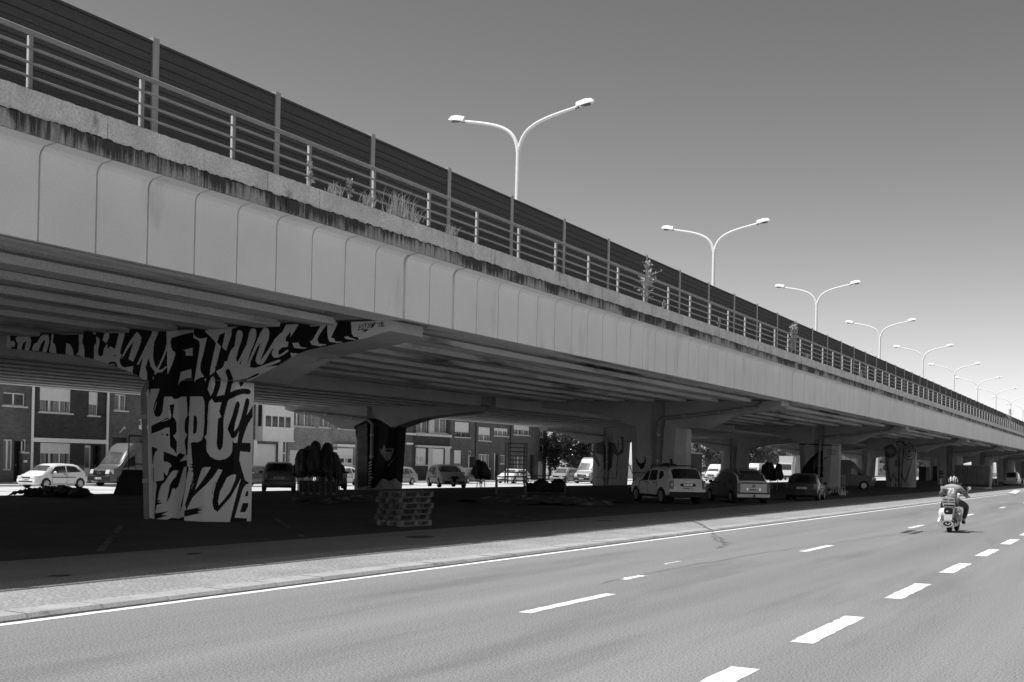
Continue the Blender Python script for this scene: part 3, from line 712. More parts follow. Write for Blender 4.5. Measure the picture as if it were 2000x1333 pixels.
p(0, zs, '825,830 850,860 872,835 865,870 835,870')
st(4, zs, '1230,655 1270,690 1310,700 1345,670 1370,650', 14)
st(0, zs, '712,738 735,738 735,905', 12); st(0, zs, '720,910 888,910 885,960', 10)
mural('painted_emblem', PN[1], facets(-22.0, PY0+SPAN), S, .035)
S = []                                                       # near row 3: sweeping curve, tag in a box
zc = (1340, 780, 5.882)
p(0, zc, '1300,900 1350,780 1420,690 1500,620 1570,590 1575,900'); p(2, zc, '1470,700 1510,650 1530,760 1460,830')
st(0, zc, '1280,520 1400,515 1560,525 1760,535', 11); st(2, zc, '1630,580 1720,590 1710,640 1625,635 1630,580', 7); st(2, zc, '1650,600 1660,625 1675,605 1690,625 1700,595', 6)
st(0, zc, '1470,505 1500,470 1540,475', 5); st(0, zc, '1580,700 1600,670 1640,665', 5)
mural('painted_curve', PN[2], facets(-22.0, PY0+2*SPAN), S, .045)
S = []                                                       # near row 4: round eyes and zigzag
zd = (1620, 820, 8.885)
S.append(('c', 2, zd, (1050, 550), 115, 115)); S.append(('r', 2, zd, (1050, 550), 118, 118, .12)); S.append(('c', 3, zd, (1060, 545), 60, 50)); st(2, zd, '950,560 1060,600 1160,595', 16)
S.append(('r', 2, zd, (1385, 555), 112, 150, .12)); S.append(('r', 2, zd, (1385, 550), 80, 105, .2)); S.append(('r', 2, zd, (1385, 550), 52, 66, .2)); S.append(('c', 2, zd, (1385, 550), 24, 30))
st(2, zd, '985,660 1010,860 1060,1080 1105,940 1160,1050 1200,1060 1250,945 1310,1090 1400,830 1430,700', 19)
st(2, zd, '1165,440 1165,380 1280,390 1300,440 1390,400', 20); p(2, zd, '1130,720 1170,700 1170,820 1130,800'); p(2, zd, '1205,720 1250,720 1245,820 1205,830')
st(2, zd, '1150,1050 1145,1200', 14); st(2, zd, '1210,1050 1195,1200', 14); st(2, zd, '1340,1140 1370,1120 1420,1160', 8); st(2, zd, '930,520 1000,450 1100,430', 14)
mural('painted_eyes', PN[3], facets(-22.0, PY0+3*SPAN), S, .055)
S = []                                                       # far row 4: dense dark graffiti
p(0, zd, '385,590 400,520 480,500 700,490 830,490 800,560 750,620 760,1080 600,1000 560,700 470,640'); p(2, zd, '610,620 700,610 690,800 620,850'); st(3, zd, '520,530 560,560 600,520 640,570 690,520 730,560', 8); st(3, zd, '620,790 660,760', 8)
mural('graffiti', PF[4], facets(-39.05, PY0+4*SPAN, True, -.2), S, .06)

# --- rain pipes on the piers
def pipe(P_, pts, r=.075, name='down_pipe', m=None, hazard=False):
    g = MB(); g.tube(pts, r, 10); o = g.build(name, m or m_pipe, P_, smooth=50)
    c = MB()
    for a, b in zip(pts, pts[1:]):
        a = Vector(a); b = Vector(b); n = int((b-a).length/1.2)
        for i in range(n):
            q = a + (b-a)*(i+.5)/max(n, 1); d = (b-a).normalized()*.05; c.tube([q-d, q+d], r*1.22, 10); c.build('pipe_clip', m_galv, o); c = MB()
    return o
yf = PY0-.95
pipe(PN[0], [(-22.80, yf, 0), (-22.93, yf, 2.0), (-23.07, yf+.06, 3.3), (-23.12, yf+.3, 3.63)], .07)
for k, Pq in enumerate(PN):
    if k == 0: continue
    yc = PY0+SPAN*k
    pipe(Pq, [(-21.86, yc-.72, 0), (-21.86, yc-.72, 3.85), (-21.62, yc-.80, 4.05), (-19.3, yc-.82, 4.28), (-16.7, yc-.82, 4.62), (-16.4, yc-.82, 4.9)], .10)
m_haz = mat('hazard_stripe', .7, .8, .1)
for k, Pq in PF.items():
    if k in (0,): continue
    yc = PY0+SPAN*k
    o = pipe(Pq, [(-39.15, yc-.76, 0), (-39.15, yc-.76, 3.65), (-39.4, yc-.84, 3.92), (-41.6, yc-.84, 4.14), (-44.6, yc-.84, 4.37)], .10)
    if k == 1:
        g = MB()
        g.tube([(-39.15, yc-.76, .05), (-39.15, yc-.76, 1.65)], .105, 12); g.build('black_sleeve', m_black, o, smooth=50); g = MB()
        for i in range(9): 
            z = .12 + i*.17
            g.obox((-39.15, yc-.877, z), (.19, 0, .08), (0, .02, 0), (0, 0, .075))
        g.build('hazard_stripe', m_haz, o)

# ------------------------------------------------------------------ railing, noise barrier, street lamps
RX = -14.85; RY0, RP, NR = 12.61 - 2*2.267, 2.267, 100
RL = thing('railing', 'long steel railing with three thin rails on the viaduct edge', 'railing', (RX, PY0, 7.03))
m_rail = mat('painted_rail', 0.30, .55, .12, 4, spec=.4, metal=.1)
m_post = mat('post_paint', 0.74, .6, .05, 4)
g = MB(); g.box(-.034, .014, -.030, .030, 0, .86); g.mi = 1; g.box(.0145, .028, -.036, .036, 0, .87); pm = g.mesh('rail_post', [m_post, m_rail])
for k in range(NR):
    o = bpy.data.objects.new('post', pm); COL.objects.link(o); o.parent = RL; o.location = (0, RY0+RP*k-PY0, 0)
ya, yb = RY0-4, RY0+RP*(NR+40)
g = MB()
for k in range(NR, NR+40): g.box(RX-.028, RX+.028, RY0+RP*k-.034, RY0+RP*k+.034, 7.03, 7.89)
g.build('far_posts', m_post, RL)['kind'] = 'stuff'
for z, r in ((7.93, .040), (7.70, .021), (7.48, .021), (7.27, .021)):
    g = MB(); y = ya
    while y < yb:
        g.tube([(RX+.03, y, z), (RX+.03, min(y+RP*3, yb)-.004, z)], r, 10); y += RP*3
    g.build('rail', m_rail, RL, smooth=50)
BX = -15.75
NB = thing('noise_barrier', 'dark plank noise barrier with galvanised posts along the viaduct', 'noise barrier', (BX, PY0, 7.0))
BY0, BP = 16.03 - 3.4*3, 3.4
g = MB(); g.box(-.05, .05, -.06, .06, 0, 2.06); g.box(.03, .075, -.075, .075, 0, 2.06); pm = g.mesh('barrier_post', m_galv)
gp = MB()
z = 0.10
for h in (.20, .21, .07, .15, .16, .07, .20, .21, .07, .15, .16, .20):
    gp.prism([(0, z+.004), (.045 if h > .1 else .01, z+.014), (.045 if h > .1 else .01, z+h-.014), (0, z+h-.004), (-.06, z+h-.004), (-.06, z+.004)], lambda u, v, a: (u, a, v), .055, BP-.055); z += h
gp.box(-.03, .02, .055, BP-.055, .10, 1.96); gp.box(-.07, .06, .055, BP-.055, 1.955, 2.0)
bmesh_panel = gp.mesh('barrier_panel', m_barrier)
g = MB(); g.box(-.12, .16, -.16, .16, 0, .2); fm = g.mesh('post_foot', m_conc)
for k in range(80):
    y = BY0+BP*k-PY0
    o = bpy.data.objects.new('panel', bmesh_panel); COL.objects.link(o); o.parent = NB; o.location = (0, y, 0)
    o = bpy.data.objects.new('post', pm); COL.objects.link(o); o.parent = NB; o.location = (0, y, 0)
    if k < 30:
        f = bpy.data.objects.new('post_foot', fm); COL.objects.link(f); f.parent = o
g = MB(); g.box(BX-.06, BX+.05, BY0+BP*80, 400, 7.1, 9.0); g.build('panel', m_barrier, NB)

LX = -30.95
ordn = ['nearest double-arm street lamp above the viaduct', 'second nearest double-arm street lamp above the viaduct', 'third double-arm street lamp along the viaduct, right of the two biggest', 'fourth double-arm street lamp along the viaduct', 'fifth double-arm street lamp along the viaduct', 'sixth double-arm street lamp along the viaduct', 'seventh double-arm street lamp along the viaduct', 'eighth double-arm street lamp along the viaduct', 'ninth double-arm street lamp, its pole rising behind a sapling', 'farthest double-arm street lamp at the right edge']
def street_lamp():
    T = thing('street_lamp', ordn[0], 'street lamp', (LX, 59.06, 6.6), 0, 'double-arm street lamps on the viaduct')
    z0 = 19.0-6.6
    g = MB(); g.tube([(0, 0, 0), (0, 0, 6), (0, 0, z0)], [.17, .145, .125], 14); g.build('pole', m_lampw, T, smooth=40, world=False)
    for s in (-1, 1):
        pts = []
        for i in range(15):
            t = i/14
            # quarter-like sweep then a rising straight arm
            P0, P1, P2, P3 = np.array([.04, z0-.25]), np.array([.18, z0+1.15]), np.array([1.25, z0+1.36]), np.array([3.55, z0+1.80])
            q = P0*(1-t)**3 + 3*P1*t*(1-t)**2 + 3*P2*t*t*(1-t) + P3*t**3
            pts.append((s*q[0], 0, q[1]))
        g = MB(); g.tube(pts, [.11-.035*i/14 for i in range(15)], 10); a = g.build('arm', m_lampw, T, smooth=40, world=False)
        e = Vector(pts[-1]); d = Vector((s, 0, .17)).normalized(); n = Vector((-d.z*s, 0, abs(d.x)))
        g = MB(); rows = []
        L = 1.0
        for x, hw, top, bot in ((-.12, .08, .10, -.02), (-.06, .15, .26, .0), (.45, .17, .30, .0), (.80, .15, .24, .0), (.95, .08, .10, .01)):
            c = e + d*x
            rows.append([c+Vector((0, -hw, 0))+n*bot, c+Vector((0, -hw*.8, 0))+n*top*.7, c+Vector((0, -hw*.35, 0))+n*top, c+Vector((0, hw*.35, 0))+n*top, c+Vector((0, hw*.8, 0))+n*top*.7, c+Vector((0, hw, 0))+n*bot])
        vs = [v for r_ in rows for v in r_]; fs = []
        for i in range(len(rows)-1):
            for k in range(6): fs.append((i*6+k, i*6+(k+1) % 6, (i+1)*6+(k+1) % 6, (i+1)*6+k))
        fs += [tuple(range(6)), tuple(range(6*len(rows)-1, 6*len(rows)-7, -1))]
        g.add(vs, fs); hd = g.build('lamp_head', m_lampw, T, smooth=35, world=False)
        g = MB(); c = e + d*.45 - n*.03; g.ball(c, .34, .13, .08, 12, 6); g.build('lamp_glass', mat('lamp_glass', .10, .2, .1, spec=.6), hd, smooth=60, world=False)
        g = MB(); g.tube([e-d*.18-n*.03, e+d*.05-n*.03], .06, 8); g.build('lamp_bracket', mat('dark_metal', .04, .5, .1), hd, world=False)
    return T
L0 = street_lamp()
for k in range(1, 10): copy_tree(L0, None, (LX, 59.06+34*k, 6.6), None, ordn[k])

# ------------------------------------------------------------------ brick houses across the back street
HX = -62.5
b_mid = brick('brick_mid', .135, .17); b_dark = brick('brick_dark', .072, .075); b_light = brick('brick_light', .30, .33)
m_frame = mat('window_frame', .95, .5, .03, 3); m_glass = mat('window_glass', .035, .08, .3, 1.5, spec=.8)
m_shut = mat('roller_shutter', .95, .6, .04, 3); m_curt = mat('curtain', .45, .9, .35, 5, stretch=(1, 6, .3))
m_sill = mat('stone_sill', .7, .8, .1, 3); m_roof = mat('roof_tiles', .10, .85, .3, 3); m_doorD = mat('dark_door', .035, .5, .2, 3); m_doorW = mat('white_door', .88, .5, .05, 3)
m_plinth = mat('plinth', .20, .9, .15, 3); m_render = mat('white_render', .85, .85, .06, 1.5); m_gar = mat('garage_door', .82, .7, .05, 2)
def HY(px, py=860): return on_x(px, py, HX)[1]
def HZ(px, py): return on_x(px, py, HX)[2]
def rect(x0, y0, x1, y1):
    xm = (x0+x1)/2
    return HY(x0, (y0+y1)/2), HY(x1, (y0+y1)/2), HZ(xm, y1), HZ(xm, y0)
class House:
    def __init__(s, x0, x1, label, mt, top=6.8):
        s.y0, s.y1 = HY(x0), HY(x1); s.T = thing('brick_house', label, 'house', (HX, (s.y0+s.y1)/2, -.3), 0, 'brick houses along the back street')
        s.holes = []; s.mt = mt; s.top = top
    def wall(s):
        """front wall cut around its openings"""
        g = MB(); ys = sorted({s.y0, s.y1, *[h[0] for h in s.holes], *[h[1] for h in s.holes]}); zs = sorted({-.3, s.top, *[h[2] for h in s.holes], *[h[3] for h in s.holes]})
        ys = [y for y in ys if s.y0-1e-6 <= y <= s.y1+1e-6]; zs = [z for z in zs if -.31 < z <= s.top]
        for z0, z1 in zip(zs, zs[1:]):
            run = None
            for y0, y1 in zip(ys, ys[1:]):
                c = ((y0+y1)/2, (z0+z1)/2); hole = any(h[0] < c[0] < h[1] and h[2] < c[1] < h[3] for h in s.holes)
                if hole:
                    if run is not None: g.box(HX-.28, HX, run, y0, z0, z1); run = None
                elif run is None: run = y0
            if run is not None: g.box(HX-.28, HX, run, s.y1, z0, z1)
        g.build('wall', s.mt, s.T)
        g = MB(); g.box(HX-9, HX-.285, s.y0+.01, s.y0+.25, -.3, s.top); g.box(HX-9, HX-.285, s.y1-.25, s.y1-.01, -.3, s.top); g.box(HX-9, HX-8.75, s.y0+.26, s.y1-.26, -.3, s.top); g.box(HX-8.7, HX-.3, s.y0+.26, s.y1-.26, 3.2, 3.3)
        g.build('side_wall', s.mt, s.T)
        g = MB(); g.prism([(HX+.3, s.top-.05), (HX+.3, s.top+.08), (HX-4.4, s.top+3.2), (HX-9.2, s.top+.08), (HX-9.2, s.top-.05), (HX-4.4, s.top+3.05)], lambda u, v, a: (u, a, v), s.y0+.005, s.y1-.005)
        r = g.build('roof', m_roof, s.T)
        g = MB(); g.box(HX-4.8, HX-4.1, s.y1-1.2, s.y1-.6, s.top+2.5, s.top+4.0); g.build('chimney', s.mt, r)
        g = MB(); g.box(HX+.30, HX+.42, s.y0+.01, s.y1-.01, s.top-.06, s.top+.06); g.build('gutter', m_sill, s.T)
    def window(s, px, panes=2, shut=0.0, curtain=True, sill=True, deep=.12, frame=m_frame, glass=None):
        y0, y1, z0, z1 = rect(*px); s.holes.append((y0, y1, z0, z1)); X = HX-deep; t = .06
        g = MB(); g.box(X-.06, X, y0, y1, z0, z0+t); g.box(X-.06, X, y0, y1, z1-t, z1)
        g.box(X-.06, X, y0, y0+t, z0+t, z1-t); g.box(X-.06, X, y1-t, y1, z0+t, z1-t)
        for i in range(1, panes):
            y = y0+(y1-y0)*i/panes; g.box(X-.06, X+.002, y-.05, y+.05, z0+t, z1-t)
        W = g.build('window', frame, s.T)
        g = MB(); g.box(X-.05, X-.035, y0+t*.5, y1-t*.5, z0+t*.5, z1-t*.5); g.build('pane', glass or m_glass, W)
        if curtain:
            g = MB(); n = 24
            for i in range(n):
                a, b = y0+.05+(y1-y0-.1)*i/n, y0+.05+(y1-y0-.1)*(i+.55)/n
                if (i*7 % 11) in (4, 9): continue
                g.box(X-.034, X-.028, a, b, z0+t, z1-t)
            g.build('curtain', m_curt, W)
        if shut > 0:
            g = MB(); zz = z1-(z1-z0)*shut; k = int((z1-zz)/.045)
            for i in range(k): g.box(X+.005, X+.022, y0+.01, y1-.01, z1-(i+1)*.045+.004, z1-i*.045)
            g.build('shutter', m_shut, W)
        if sill:
            g = MB(); g.box(HX-.11, HX+.09, y0-.12, y1+.15, z0-.10, z0-.002); g.build('sill', m_sill, W)
        return W
    def door(s, px, mt, deep=.15, glazed=False, jamb=None):
        y0, y1, z0, z1 = rect(*px); z0 = -.25; s.holes.append((y0, y1, z0-.05, z1)); X = HX-deep
        g = MB(); g.box(X-.06, X, y0, y1, z0-.04, z1); 
        for a, b in ((.12, .42), (.5, .92)):
            if not glazed: g.box(X, X+.015, y0+.12, y1-.12, z0+(z1-z0)*a, z0+(z1-z0)*b)
        D = g.build('door', mt, s.T)
        g = MB(); g.box(X, X+.05, y1-.16, y1-.08, z0+1.0, z0+1.08); g.build('handle', m_galv, D)
        if glazed: g = MB(); g.box(X, X+.012, y0+.13, y1-.13, z0+.9, z1-.15); g.build('pane', m_glass, D)
        if jamb: g = MB(); g.box(HX-.14, HX+.01, y0-.14, y0-.002, z0, z1+.12); g.build('jamb', jamb, D)
        return D
    def block(s, name, px, mt, x0=-.05, x1=.08, bottom=False):
        y0, y1, z0, z1 = rect(*px)
        if bottom: z0 = -.3
        g = MB(); g.box(HX+x0, HX+x1, y0, y1, z0, z1); return g.build(name, mt, s.T)
    def downpipe(s, px, w_=.055, mt=None):
        y = HY(px); g = MB(); g.tube([(HX+.09, y, -.1), (HX+.09, y, s.top-.1)], w_, 8); g.build('downpipe', mt or m_frame, s.T, smooth=50)
hs = []
h = House(-140, 59, 'brick house at the left edge with an open dark doorway beside a curtained window', b_mid); hs.append(h)
h.window((6.6, 768, 49.5, 793), 2, 0, False); h.window((6.6, 859, 25, 919), 2, 0, True, False); h.door((27, 862, 44, 930), m_doorD, .5); h.block('letter_box', (46, 899, 52, 904), m_frame, .0, .06); h.window((44.5, 859, 52, 883), 1, 0, False)
h = House(59, 209, 'dark brick house with half-closed white roller shutters and a white beam above the ground floor', b_dark); hs.append(h)
h.window((77.6, 759, 139.5, 806), 3, .55); h.window((173.4, 766, 192.4, 812), 1, .55); h.block('beam', (61.5, 857.5, 207.5, 865.5), m_frame, -.002, .14); h.window((78.4, 866, 138.7, 907.6), 3, .5)
h.door((165, 870, 179, 929), m_doorW, .12, True); h.door((181, 870, 197, 929), m_doorD, .45); h.downpipe(61, .09); h.downpipe(207.5, .09)
h.block('plinth', (63, 909, 163, 940), m_plinth, .001, .03, True)
h = House(209, 255, 'brown brick house with a dark garage opening behind the van', b_mid); hs.append(h)
h.window((224, 771, 247, 802), 2, 0, True); h.door((219, 855, 248, 930), m_doorD, .25)
y0, y1, z0, z1 = rect(233, 833, 244, 845); g = MB(); g.tube([(HX+.03, y0, z0), (HX+.03, y0+.1, z0+.03), (HX+.03, (y0+y1)/2, (z0+z1)/2), (HX+.03, y1-.08, z1-.03), (HX+.03, y1, z1-.1), (HX+.03, y1-.1, z1-.2)], .03, 6); g.build('wall_anchor', m_frame, h.T)
h = House(255, 400, 'brick house mostly hidden behind the lettered pier', b_mid); hs.append(h)
h.block('name_board', (271, 831, 287, 839), m_shut, .001, .06); h.door((272, 858, 290, 930), m_doorD, .2); h.window((310, 790, 350, 830), 2, .3)
y0, y1, z0, z1 = rect(274, 812, 277, 831); g = MB(); g.box(HX+.01, HX+.05, (y0+y1)/2-.04, (y0+y1)/2+.04, z0, z1); g.box(HX+.01, HX+.05, (y0+y1)/2-.2, (y0+y1)/2+.2, z1-.35, z1-.27); g.build('wall_cross', m_frame, h.T)
h = House(400, 492, 'brick house hidden behind the lettered pier, next to the white bay window', b_dark); hs.append(h); h.window((420, 790, 460, 830), 2)
h = House(492, 562, 'house with a white first-floor bay window over a pale garage door', b_mid); hs.append(h)
y0, y1, z0, z1 = rect(499, 795, 559.5, 859.5); ax = .75
g = MB(); g.box(HX+.001, HX+ax, y0, y1, z0, z0+.95); g.box(HX+.001, HX+ax+.05, y0-.05, y1+.05, z0+.95, z0+1.03); g.box(HX+.001, HX+ax+.06, y0-.06, y1+.06, z0+.0-.12, z0-.002)
g.box(HX+ax-.12, HX+ax, y0, y0+.3, z0+1.03, 6.4); g.box(HX+ax-.12, HX+ax, y1-.3, y1, z0+1.03, 6.4); g.box(HX+.001, HX+.2, y0, y0+.1, z0+1.03, 6.4); g.box(HX+.001, HX+ax-.12, y1-.1, y1, z0+1.03, 6.4); g.box(HX+.001, HX+ax+.1, y0-.1, y1+.1, 6.4, 6.6)
bay = g.build('bay_window', m_render, h.T)
wy0, wy1 = y0+.3, y1-.3; g = MB(); zt = 6.4; zb = z0+1.03
for i in range(5): yy = wy0+(wy1-wy0)*i/4; g.box(HX+ax-.1, HX+ax-.02, yy-.05, yy+.05, zb, zt)
g.build('frame', m_frame, bay); g = MB(); g.box(HX+ax-.09, HX+ax-.07, wy0, wy1, zb, zt); g.build('pane', m_glass, bay)
g = MB(); zz = zb+.85; k = int((zt-zz)/.05)
for i in range(k): g.box(HX+ax-.018, HX+ax-.004, wy0, wy1, zz+i*.05+.004, zz+(i+1)*.05)
g.build('shutter', m_shut, bay)
g = MB(); g.box(HX+.25, HX+.6, y0+.03, y0+.05, zb, zt-.3); g.build('side_pane', m_glass, bay)
h.door((501, 868, 543, 930), m_gar, .25); h.block('garage_surround', (494.5, 859.5, 501, 925), m_render, -.002, .05, True); h.block('garage_surround', (543, 859.5, 551.5, 925), m_render, -.002, .05, True)
h.downpipe(556, .04); h.block('alarm_box', (552, 884, 555, 887), m_frame, .001, .12)
h = House(562, 650, 'medium brick house with white windows above a low white garage', b_light); hs.append(h)
h.window((566, 804, 612, 833), 3, .12); h.window((623, 811, 644, 835), 2, .1); h.block('canopy', (619, 878.5, 656, 883), m_frame, -.002, .5); h.door((566, 880, 590, 930), m_gar, .1); h.door((630, 885, 645, 930), m_doorD, .3)
h = House(650, 730, 'pale brick house with a notice in its window, left of the masked-face pier', b_light); hs.append(h)
h.window((659.5, 818, 691, 838), 3, .0); h.block('canopy', (650.5, 868.5, 695, 873), m_frame, -.002, .45)
W = h.window((658.6, 876, 691, 909), 1, .42, False, True, .1, m_frame, mat('white_poster', .85, .7, .05, 3))
y0, y1, z0, z1 = rect(660, 896, 690, 904); g = MB()
for a, b in ((.02, .14), (.22, .46), (.58, .62), (.70, .96)): g.box(HX-.128, HX-.124, y0+(y1-y0)*a, y0+(y1-y0)*b, z0, z1)
g.build('notice', m_doorD, W)
h = House(730, 806, 'brick house with two white stone bands, right of the masked-face pier', b_mid); hs.append(h)
h.block('stone_band', (792, 846, 811, 850), m_frame, -.002, .12); h.block('stone_band', (792, 865, 805, 869), m_frame, -.002, .12); h.window((740, 815, 780, 845), 2)
h = House(806, 879, 'shop-like house with a wide pale glazed front over a white garage door', b_dark); hs.append(h)
h.window((813, 814, 836, 846), 2, .0, True); h.window((847, 814, 873, 846), 2, .0, True); h.block('bay_sill', (811, 848, 878, 853), m_sill, -.002, .3); h.block('bay_post', (836.5, 806, 846.5, 848), m_sill, -.002, .1); h.block('ledge', (810.5, 871, 878, 875), m_sill, -.002, .25)
W = h.window((812, 876, 833, 908), 3, .0, False, True, .1, m_frame, mat('white_poster', .85, .7, .05, 3))
y0, y1, z0, z1 = rect(814, 893, 832, 902)
tm = text_mb('TO  DO :', .62, lambda u, v: (HX-.128, (y0+y1)/2+u*.55, (z0+z1)/2+v)); tm.build('window_letters', m_doorD, W, fix=False)
D = h.door((845, 877, 868, 930), m_doorW, .12)
y0, y1, z0, z1 = rect(846, 884, 867, 892)
for i in range(3):
    g = MB(); a = y0+(y1-y0)*(i/3+.04); b = y0+(y1-y0)*((i+1)/3-.04); g.box(HX-.118, HX-.108, a, b, z0, z1); g.build('pane', m_glass, D)
h.block('gate_post', (836, 876, 844.5, 930), m_sill, -.002, .03, True); h.block('gate_post', (868.5, 876, 878, 930), m_sill, -.002, .03, True)
h = House(879, 930, 'dark brick house with flower boxes on the upper window sill', b_mid); hs.append(h)
h.window((888.4, 825, 917, 854), 2, .68); h.window((887, 880, 901.6, 912), 1, .82); h.door((916, 893, 927, 930), m_doorD, .25, False, m_frame); h.window((915, 881, 922, 891), 1, 0, False, False)
for k in range(3):
    y0, y1, z0, z1 = rect(890+k*9, 848, 896+k*9, 853.5); g = MB()
    for i in range(40): c = (HX+random.uniform(.0, .22), random.uniform(y0, y1), random.uniform(z0, z1+.05)); g.obox(c, (.09, .03, random.uniform(-.05, .05)), (-.03, .09, .02), (0, 0, .02))
    g.build('flower_box', mat('foliage', .06, .8, .4, 6), h.T)
h.downpipe(928, .05, m_doorD)
h = House(930, 998, 'grey-brown brick house with roller shutters and a white ground-floor window', b_mid); hs.append(h)
h.window((934.6, 835, 958, 861), 2, .6); h.window((964.6, 837, 992.8, 852), 3, .42); h.window((934.6, 888, 956.8, 915), 3); h.door((966.4, 888, 973.6, 930), m_doorD, .25, False, m_frame); h.window((977, 889, 987, 906), 1); h.downpipe(996, .05, m_doorD)
h = House(998, 1068, 'last brick house of the row, next to the big dark tree', b_mid); hs.append(h)
h.window((1003.5, 832, 1034.5, 850), 3, .5); h.window((1003.5, 890, 1022.4, 919), 2, .0); h.window((1054.8, 840, 1062, 854), 1, .3); h.window((1054.8, 870, 1061.6, 885), 1, 0, False, False); h.door((1035, 889, 1044, 931), m_doorD, .3); h.door((1050.8, 901.7, 1061, 932), m_doorW, .1)
for h in hs: h.wall()

# ------------------------------------------------------------------ trees
m_leaf = mat('glossy_leaf', .055, .35, .5, 3, spec=.7); m_leaf2 = mat('leaf', .085, .6, .5, 3, spec=.4); m_bark = mat('bark', .10, .95, .4, 6, stretch=(1, 1, .2))
def leaves(n, c, r, size, rng, squash=1.0, clump=22):
    g = MB(); cl = []
    for _ in range(clump):
        while True:
            q = Vector((rng.uniform(-1, 1), rng.uniform(-1, 1), rng.uniform(-1, 1)))
            if q.length < 1: break
        cl.append((q, rng.uniform(.22, .42)))
    for _ in range(n):
        q, k = rng.choice(cl); d = Vector((rng.gauss(0, 1), rng.gauss(0, 1), rng.gauss(0, 1))).normalized()*k*rng.random()**.4
        q = (q+d); p_ = Vector((c[0]+q.x*r[0], c[1]+q.y*r[1], c[2]+q.z*r[2]))
        a = Vector((rng.uniform(-1, 1), rng.uniform(-1, 1), rng.uniform(-.6, .6))).normalized()*size*rng.uniform(.6, 1.3); b = a.cross(Vector((rng.uniform(-1, 1), rng.uniform(-1, 1), rng.uniform(-1, 1)))).normalized()*size*.45
        g.add([p_-a, p_+b, p_+a, p_-b], [(0, 1, 2, 3)])
    return g
def tree(label, base, h, cr, r, n, size, mt=None, seed=1, group=None):
    rng = random.Random(seed); T = thing('tree', label, 'tree', base, 0, group)
    g = MB(); g.tube([(0, 0, -.1), (.05, .02, h*.3), (0, .1, h*.62), (.1, 0, h*.85)], [h*.035, h*.028, h*.018, .02], 8)
    for i in range(7):
        a = rng.uniform(0, 6.28); z = h*rng.uniform(.3, .65); L = r[0]*rng.uniform(.5, .85)
        g.tube([(0, .05, z), (math.cos(a)*L*.5, math.sin(a)*L*.5, z+L*.35), (math.cos(a)*L, math.sin(a)*L, z+L*.6)], [h*.014, h*.01, .01], 6)
    g.build('trunk', m_bark, T, smooth=60, world=False)
    leaves(n, (0, 0, cr), r, size, rng, clump=int(40 if n > 4000 else 26)).build('crown', mt or m_leaf2, T, world=False, fix=False)
    return T
c = on_x(1112, 900, -60.0); tree('big dark glossy-leaved tree at the end of the brick row', (c[0], c[1], -.3), 6.6, 4.1, (2.5, 3.2, 3.1), 9500, .19, m_leaf, 3)
c = on_x(1078, 900, -61.5); tree('dark narrow evergreen bush against the end of the last brick house', (c[0], c[1]-.5, -.3), 5.6, 2.8, (.9, 1.4, 2.9), 2600, .12, mat('dark_leaf', .03, .8, .4, 3), 5)
c = on_x(1380, 890, -66); tree('leafy tree right of the dark container', (c[0], c[1], -.2), 6.5, 4.0, (2.4, 2.6, 2.9), 2600, .22, m_leaf2, 7)
for i, (px, X, h_, lb) in enumerate(((1462, -66, 10, 'left one of the trees behind the white vans'), (1480, -64, 9, 'middle one of the trees behind the white vans'), (1500, -70, 9, 'right one of the trees behind the white vans, beside the striped hall'), (1405, -75, 8, 'pale far tree above the light truck'), (1738, -70, 7, 'small tree seen between the grey van and the round-eyed pier'), (1806, -72, 7, 'small tree seen right of the round-eyed pier'))):
    c = on_x(px, 900, X); tree(lb, (c[0], c[1], -.2), h_, h_*.6, (h_*.38, h_*.38, h_*.42), 2200, .28, m_leaf2, 20+i, 'trees beyond the viaducts')

# ------------------------------------------------------------------ far buildings
m_pale = mat('pale_wall', .62, .8, .05, .5); m_clad = mat('cladding', .30, .6, .2, 1)
def far_house(px0, px1, X, h_, label, mt, wins=(), floors=2, n=3):
    y0, y1 = on_x(px0, 890, X)[1], on_x(px1, 890, X)[1]; T = thing('building', label, 'building', (X, (y0+y1)/2, -.3))
    g = MB(); g.box(X-9, X, y0, y1, -.3, h_); g.build('wall', mt, T)
    g = MB(); g.box(X-9.2, X+.25, y0-.1, y1+.1, h_+.001, h_+.35); g.build('roof', m_roof, T)
    for f in range(floors):
        for i in range(n):
            a = y0+(y1-y0)*(i+.22)/n; b = y0+(y1-y0)*(i+.78)/n; z = .9+f*2.9
            g = MB(); g.box(X+.001, X+.06, a, b, z, z+1.5); W = g.build('window', m_frame, T); g = MB(); g.box(X+.061, X+.07, a+.1, b-.1, z+.12, z+1.38); g.build('pane', m_glass, W)
    return T
far_house(1338, 1368, -72, 7.5, 'white far house with a square window above the dark container', m_pale, n=2)
far_house(1130, 1165, -90, 8, 'pale far building seen between the big dark tree and the suited-figure pier', m_pale, n=4)
far_house(1715, 1745, -80, 9, 'pale far house seen left of the round-eyed pier', m_pale, n=3)
far_house(1790, 1830, -85, 8, 'pale far house seen right of the round-eyed pier', m_pale, n=4)
far_house(1382, 1430, -95, 9, 'light far building above the light truck', m_render, n=5)
y0, y1 = on_x(1490, 880, -78)[1], on_x(1690, 880, -78)[1]
T = thing('building', 'long hall with upright striped cladding behind the white vans', 'building', (-78, (y0+y1)/2, -.3))
g = MB(); g.box(-90, -78, y0, y1, -.3, 10.5); g.build('wall', m_clad, T)
g = MB(); n = 60
for i in range(n):
    if random.random() < .55: a = y0+(y1-y0)*i/n; g.box(-77.999, -77.9, a, a+(y1-y0)/n*random.uniform(.25, .7), 3.6, 10.4)
g.build('cladding_strip', m_pale, T)

